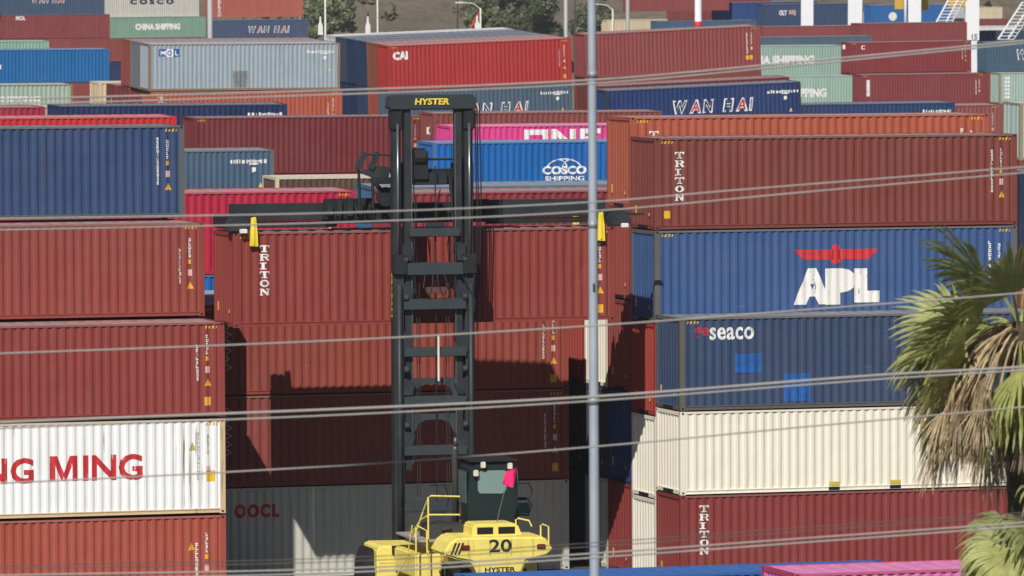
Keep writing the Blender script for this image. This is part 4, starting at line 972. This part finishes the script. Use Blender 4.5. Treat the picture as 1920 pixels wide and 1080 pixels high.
def frond(az, el, plen, blade, dead, seed, droop, roll=0.0):
    plen *= PK; blade *= PK
    rr = random.Random(seed); b = MB()
    d = Vector((math.cos(az)*math.cos(el), math.sin(az)*math.cos(el), math.sin(el)))
    side = Vector((-math.sin(az), math.cos(az), 0))
    p0 = Vector((0,0,hc+rr.uniform(-.25,.15))); pts = []
    for k in range(8):
        s = k/7; pts.append(p0 + d*plen*s + Vector((0,0,(.10 if not dead else .22)*math.sin(PI*s) - droop*.22*plen*s*s)))
    b.tube(pts, [.036,.032,.028,.025,.023,.021,.019,.017], 5)
    hub = pts[-1]; ax = (pts[-1]-pts[-2]).normalized(); up = ax.cross(side)
    if up.z < 0: up = -up
    side = (side*math.cos(roll) + up*math.sin(roll)).normalized(); up2 = side.cross(ax).normalized()
    n = 28 if not dead else 22; span = math.radians(rr.uniform(140,185) if not dead else rr.uniform(50,110))
    for k in range(n):
        a = -span/2 + span*k/(n-1) + rr.uniform(-.012,.012); L = blade*(1-.22*abs(a/(span/2))**2)*rr.uniform(.88,1.04)
        if dead and rr.random() < .2: continue
        dr = (ax*math.cos(a) + side*math.sin(a)).normalized(); perp = (side*math.cos(a) - ax*math.sin(a)).normalized()
        half = .60*span/n*L; m_ = 8; cur = hub.copy(); tip = rr.uniform(.6,1.3)*droop; split = rr.uniform(.52,.66)
        jit = Vector((rr.uniform(-1,1),rr.uniform(-1,1),rr.uniform(-.6,.4)))
        for j in range(m_+1):
            s = j/m_
            wd = half*s if s < split else half*split*max(0, 1-(s-split)/(1-split))**.75
            if dead: wd *= .55
            sag = tip*max(0, s-.55)*2.3 if not dead else tip*1.5*s**.8
            dirn = (dr*(1-.15*s) + Vector((0,0,-sag)) + jit*((.10 if not dead else .34)*s)).normalized()
            if j: cur = cur + dirn*(L/m_)
            wd += .0025; fold = wd*.28
            b.v += [tuple(cur-perp*wd), tuple(cur+up2*fold), tuple(cur+perp*wd)]
            if j:
                i = len(b.v)-6; b.f += [(i, i+1, i+4, i+3), (i+1, i+2, i+5, i+4)]; b.m += [0, 0]
    me = bpy.data.meshes.new('frond'); me.from_pydata(b.v, [], b.f); me.update()
    link('frond', me, DEADL if dead else GREENL, palm)
PK = 1.32
rp = random.Random(4)
# living leaves: a few turned broadside first, then the rest of the crown; az = pi points left in the picture
for az, el, pl, bl, dr_, ro in ((PI+.10,.05,.60,1.22,.55,1.15), (PI+.5,.62,.75,1.10,.5,.95), (PI-.5,.95,.85,1.1,.5,.8), (-PI/2-.3,1.05,.95,1.15,.5,.6), (PI+.25,-.42,.75,1.2,1.0,.9), (PI+.6,-.62,.8,1.15,1.1,.7),
                                (-PI/2,-.25,.7,1.1,1.1,.5), (-PI/2+.5,.25,.8,1.1,.8,.9), (PI-.3,-.7,.95,1.1,1.2,.6), (-PI/2-.5,-.6,.9,1.1,1.2,.8), (PI+.05,.38,.8,1.0,.5,-1.0), (PI/2+.6,.3,.8,1.1,.6,.8)):
    frond(az, el, pl, bl, False, int(1000+az*77+el*1000), dr_, ro)
for k in range(11): frond(k*2.399+.4, rp.uniform(-.5,1.2), rp.uniform(.7,1.0), rp.uniform(.85,1.1), False, 100+k, rp.uniform(.6,1.1), rp.uniform(-1.2,1.2))
for k in range(44): frond(rp.uniform(0,2*PI), rp.uniform(-1.3,-.35), rp.uniform(.7,1.15), rp.uniform(.55,.9), True, 500+k, rp.uniform(.7,1.4), rp.uniform(-1.4,1.4))
for k in range(40): frond(PI+rp.uniform(-.6,1.2), rp.uniform(-.75,-.12), rp.uniform(.85,1.35), rp.uniform(.5,.8), True, 700+k, rp.uniform(.9,1.5), rp.uniform(-1.4,1.4))
# a lower palm whose crown shows beneath
PK = 1.5; palm2c = at(1932, 1000, 116.0)
palm = empty('fan_palm', (palm2c.x, palm2c.y-1.5, 0)); tag(palm, 'lower fan palm crown in the bottom right corner', 'palm tree'); hc = palm2c.z
bt = MB(); trunk(bt); bt.build('trunk', TRUNK, palm, smooth=True)
for k in range(26): frond(k*2.399, rp.uniform(-.3,1.3), rp.uniform(.2,.45), rp.uniform(.6,.85), False, 900+k, rp.uniform(1.0,1.6), rp.uniform(-1.2,1.2))
for k in range(10): frond(rp.uniform(0,2*PI), rp.uniform(-1.2,.9), rp.uniform(.3,.6), rp.uniform(.5,.7), True, 950+k, rp.uniform(.8,1.3), rp.uniform(-1,1))

# ------------------------------------------------------------------ far things: trees, poles, crane
LEAF = leaf_mat('tree_leaf', (.18,.20,.10), (.28,.30,.16), .4); BARK = flat((.09,.07,.05), .9, name='bark', var=.3)
def tree(x, y, S, wm, hm, label, seed, n=2600):
    rr = random.Random(seed); p = at(x, y, S); base = Vector((p.x, p.y, max(0, p.z-hm)))
    t = empty('tree', base); tag(t, label, 'tree', 'trees at the foot of the hill')
    b = MB(); b.tube([(0,0,-2),(.1,0,hm*.3),(.2,.1,hm*.6)], [.5,.38,.2], 8)
    lob = []
    for k in range(44):
        a = rr.uniform(0,2*PI); r_ = wm*.5*math.sqrt(rr.random())*.88; zz = hm*(.30+.62*rr.random()*(1-(r_/(wm*.5))**2*.6))
        c = Vector((r_*math.cos(a), r_*math.sin(a), zz)); lob.append((c, wm*rr.uniform(.06,.14)))
        if k % 3 == 0: b.tube([(.1,0,hm*.28), tuple(c*.6+Vector((0,0,hm*.12))), tuple(c)], [.2,.12,.05], 5)
    b.build('trunk', BARK, t)
    f = MB()
    for i in range(int(n*2.6)):
        c, r_ = lob[rr.randrange(len(lob))]
        d = Vector((rr.gauss(0,1), rr.gauss(0,1), rr.gauss(0,1))).normalized(); q_ = c + d*r_*rr.uniform(.75,1.08)
        nrm = (d + Vector((rr.gauss(0,.5), rr.gauss(0,.5), rr.gauss(0,.5)))).normalized(); a = nrm.orthogonal().normalized(); e = nrm.cross(a); s = rr.uniform(.12,.30)
        f.face([q_-a*s-e*s*.6, q_+a*s-e*s*.6, q_+a*s*.6+e*s, q_-a*s*.6+e*s])
    me = bpy.data.meshes.new('crown'); me.from_pydata(f.v, [], f.f); me.update(); link('crown', me, LEAF, t)
tree(612, -38, 12.2, 9.5, 11, 'olive green tree on the hill, right of the farthest containers', 1)
tree(968, -48, 12.0, 15, 13, 'broad dark green tree above the bright red container', 2, 4200)
tree(905, -20, 12.2, 7, 9, 'smaller green tree at the left flank of the broad tree', 3, 1800)
tree(1108, 2, 12.1, 8, 8, 'green bush-like tree behind the lamp pole', 4, 1900)
tree(590, 10, 12.4, 5, 6, 'small dark tree beside the farthest containers', 5, 1300)
tree(1665, -28, 11.5, 9, 8, 'dark green tree behind the crane legs, left', 6, 1500); tree(1772, -22, 11.3, 11, 7, 'dark green tree behind the crane stairs', 7, 1800); tree(1870, -26, 11.3, 12, 8, 'dark green tree at the top right corner', 8, 1800)
rs_ = random.Random(9); sh = MB()
for i in range(900):                               # scrub scattered over the slope
    x = rs_.uniform(420, 1960); S_ = rs_.uniform(9.2, 11.7); p = at(x, 0, S_); k = (p.y-985)/620
    if k <= .01: continue
    z0 = 1+150*k**.8; s = rs_.uniform(.4,1.4)
    for j in range(9):
        c = Vector((p.x+rs_.gauss(0,s*.6), p.y+rs_.gauss(0,s*.6), z0+rs_.uniform(-.6,s*1.3))); d = Vector((rs_.gauss(0,1),rs_.gauss(0,1),rs_.gauss(0,1))).normalized(); a = d.orthogonal().normalized()*s*.45; e = d.cross(a)
        sh.face([c-a-e, c+a-e, c+a+e, c-a+e])
me = bpy.data.meshes.new('scrub'); me.from_pydata(sh.v, [], sh.f); me.update(); o = link('scrub', me, leaf_mat('scrub_leaf', (.08,.07,.035), (.15,.125,.07), .1)); tag(o, 'dry scrub scattered over the hillside', 'scrub', kind='stuff')

def post(x, y0, y1, S, r_, mat, label, extra=None):
    p = at(x, y1, S); q_ = at(x, y0, S); t = empty('lamp_post', (p.x, p.y, 0)); tag(t, label, 'post', 'far lamp posts and poles')
    MB().tube([(0,0,0),(0,0,q_.z)], [r_*1.15, r_], 10).build('shaft', mat, t, smooth=True)
    if extra: extra(t, q_.z, r_)
    return t
GP = flat((.42,.43,.44), .5, name='grey_pole'); PALE = flat((.70,.68,.60), .6, name='pale_pole'); DKP = flat((.06,.05,.045), .8, name='dark_pole'); RW = flat((.72,.75,.80), .5, name='white_pole')
def lamp(t, z, r_):
    MB().tube([(0,0,z-.1),(-.7,0,z+.45),(-1.9,0,z+.6)], r_*.6, 6).build('lamp_arm', PALE, t); MB().box(-2.6,-1.8,-.2,.2,z+.5,z+.66).build('lamp_head', PALE, t)
post(394, -40, 68, 16.0, .29, GP, 'thick grey pole beside the farthest containers'); post(610, -40, 58, 19.0, .09, PALE, 'slim pale pole in front of the olive green tree')
post(708, -40, 58, 19.0, .075, PALE, 'slim pale pole against the hillside'); post(858, -40, 55, 15.0, .13, DKP, 'dark wooden pole against the hillside'); post(1061, -40, 66, 16.0, .22, GP, 'grey pole right of the broad dark green tree'); post(1078, -40, 62, 15.0, .10, DKP, 'thin dark pole beside the grey pole')
post(901, 15, 55, 18.0, .09, PALE, 'street lamp with a curved arm by the broad tree', lamp); post(1149, 17, 40, 16.0, .10, PALE, 'short street lamp above the cream strip', lamp)
p3 = post(1177, -40, 58, 17.0, .21, flat((.36,.35,.35), name='grey_pole'), 'grey pole with a reddish foot, left of the red container'); 
p4 = post(1309, -40, 42, 19.0, .34, RW, 'thick pale blue-white pole with a red foot'); pz = at(1309, 47, 19.0)
MB().tube([(0,0,pz.z-.6),(0,0,pz.z+.35)], .42, 12).build('red_foot', RED_INK, p4, smooth=True)
for x_, y_, lb in ((601, 57, 'small white mast top by the tree, above the grey roofs'), (690, 57, 'small white mast top against the hillside'), (895, 55, 'small white mast top beside the red boom')):
    p = at(x_, y_, 22.0); t = empty('beacon', (p.x, p.y, p.z-.4)); tag(t, lb, 'mast top', 'white mast tops behind the grey roofs')
    MB().prism([(-.22,0),(.22,0),(.2,.8),(.08,1.1),(.06,1.6),(-.06,1.6),(-.1,1.1),(-.2,.8)], -.2, .2).build('housing', flat((.75,.75,.73), name='white_paint'), t, bevel=.03)
    MB().tube([(0,0,1.5),(.02,0,1.9)], .07, 8).build('lamp', DARK2, t)
p = at(880, 52, 22.0); t = empty('red_boom', p); tag(t, 'short red boom sticking up beside the street lamp', 'boom'); MB().tube([(0,0,-.3),(.85,0,1.35)], .09, 8).build('boom_arm', flat((.62,.06,.05), name='red_paint'), t)

# white gantry crane legs
CW = flat((.80,.81,.84), .5, name='white_crane_paint', var=.04)
gb = at(1660, 70, 16.8); crane = empty('gantry_crane', (gb.x, gb.y, 0)); tag(crane, 'white gantry crane, its legs numbered 15, behind the containers', 'crane')
def leg(x0t, x1t, x0b, x1b, yb, S):
    a, b_, c_, d_ = at(x0b, yb, S), at(x1b, yb, S), at(x1t, -420, S), at(x0t, -420, S); o_ = Vector((gb.x, gb.y, 0)); m = MB()
    P4 = [p_-o_ for p_ in (a, b_, c_, d_)]; dy = Vector((0, 1.2, 0)); P8 = P4 + [p_+dy for p_ in P4]
    m.v = [tuple(p_) for p_ in P8]; m.f = [(0,1,2,3),(7,6,5,4),(1,0,4,5),(2,1,5,6),(3,2,6,7),(0,3,7,4)]; m.m = [0]*6
    m.build('leg', CW, crane)
    foot = MB(); z0 = a.z; xa, xb = (a-o_).x, (b_-o_).x; foot.box(xa+.1, xb-.1, (a-o_).y+.1, (a-o_).y+1.1, 0, z0).build('leg_foot', CW, crane)
leg(1504,1526,1502,1525,55,16.9); leg(1592,1622,1590,1616,66,16.8); leg(1703,1728,1703,1727,75,16.7); leg(1812,1837,1810,1836,75,16.6)
o_ = Vector((gb.x, gb.y, 0)); a = at(1697, 76, 16.7)-o_; b2 = at(1697, -60, 16.7)-o_
MB().tube([a-Vector((0,.6,0)), b2-Vector((0,.6,0))], .16, 10).build('pipe', CW, crane, smooth=True)
lm = text_mesh('15', 1.0, .03); p = at(1822, 74, 16.6)-o_; bb = bounds(lm)
for v in lm.vertices: v.co = Vector(((v.co.x-bb[0])*.62/(bb[1]-bb[0])+p.x, p.y-.02, (v.co.y-bb[2])*.62/(bb[3]-bb[2])+p.z))
link('number', lm, flat((.15,.16,.2), name='grey_print'), crane)
p = at(1660, -420, 16.7)-o_; MB().box(p.x-11,p.x+12,p.y-.1,p.y+1.4,p.z-.2,p.z+2.2).build('cross_beam', CW, crane)
def stair(x0, y0, x1, y1, S):
    a = at(x0, y0, S)-o_; b_ = at(x1, y1, S)-o_; m = MB(); dx = Vector((.55,0,0)); up = Vector((0,0,1.0)); dy = Vector((0,.8,0))
    for off in (Vector(), dy):
        m.tube([a+off, b_+off], .09, 6); m.tube([a+dx*2+off, b_+dx*2+off], .09, 6); m.tube([a+dx*3.2+off, b_+dx*3.2+off], .05, 5)
    for k in range(12):
        s = k/11; c_ = a.lerp(b_, s); m.tube([c_, c_+dx*3.2], .05, 5); m.tube([c_+dx*2, c_+dx*2+Vector((.1,0,.55))], .04, 5); m.box(c_.x, c_.x+1.1, c_.y, c_.y+.8, c_.z-.03, c_.z+.03)
    m.build('stair', CW, crane)
stair(1752, 50, 1786, -14, 16.6); stair(1872, 74, 1918, 4, 16.5)
MB_y = flat((.62,.38,.05), .5, name='ochre_paint')
for x_, y_, wd, h in ((1686,8,.5,1.0),(1733,10,.5,.9),(1796,2,1.1,1.1)):
    p = at(x_, y_, 16.6)-o_; MB().box(p.x-wd, p.x+wd, p.y, p.y+1.0, p.z-h*.6, p.z+h).build('bogie_guard', MB_y, crane, bevel=.05)
p = at(1800, 30, 16.5)-o_; MB().prism([(-.9,-1.2),(-.3,-1.6),(.7,.2),(.7,.9),(0,1.2),(-.8,.6)], 0, 1).build('hopper', flat((.42,.43,.46), name='grey_paint'), crane).location = p

# ------------------------------------------------------------------ air
hz = MB().box(-1700, 1700, -450, 1750, -2.5, 215).build('haze', bpy.data.materials.new('haze'))
hz['kind'] = 'stuff'; hz['label'] = 'thin summer haze over the yard'
hm = hz.active_material; hm.use_nodes = True; ht = hm.node_tree; ht.nodes.clear()
ho = ht.nodes.new('ShaderNodeOutputMaterial'); hv = ht.nodes.new('ShaderNodeVolumePrincipled'); hv.inputs['Color'].default_value = (.86,.90,.96,1); hv.inputs['Density'].default_value = .00014; hv.inputs['Anisotropy'].default_value = .25
ht.links.new(hv.outputs[0], ho.inputs['Volume'])
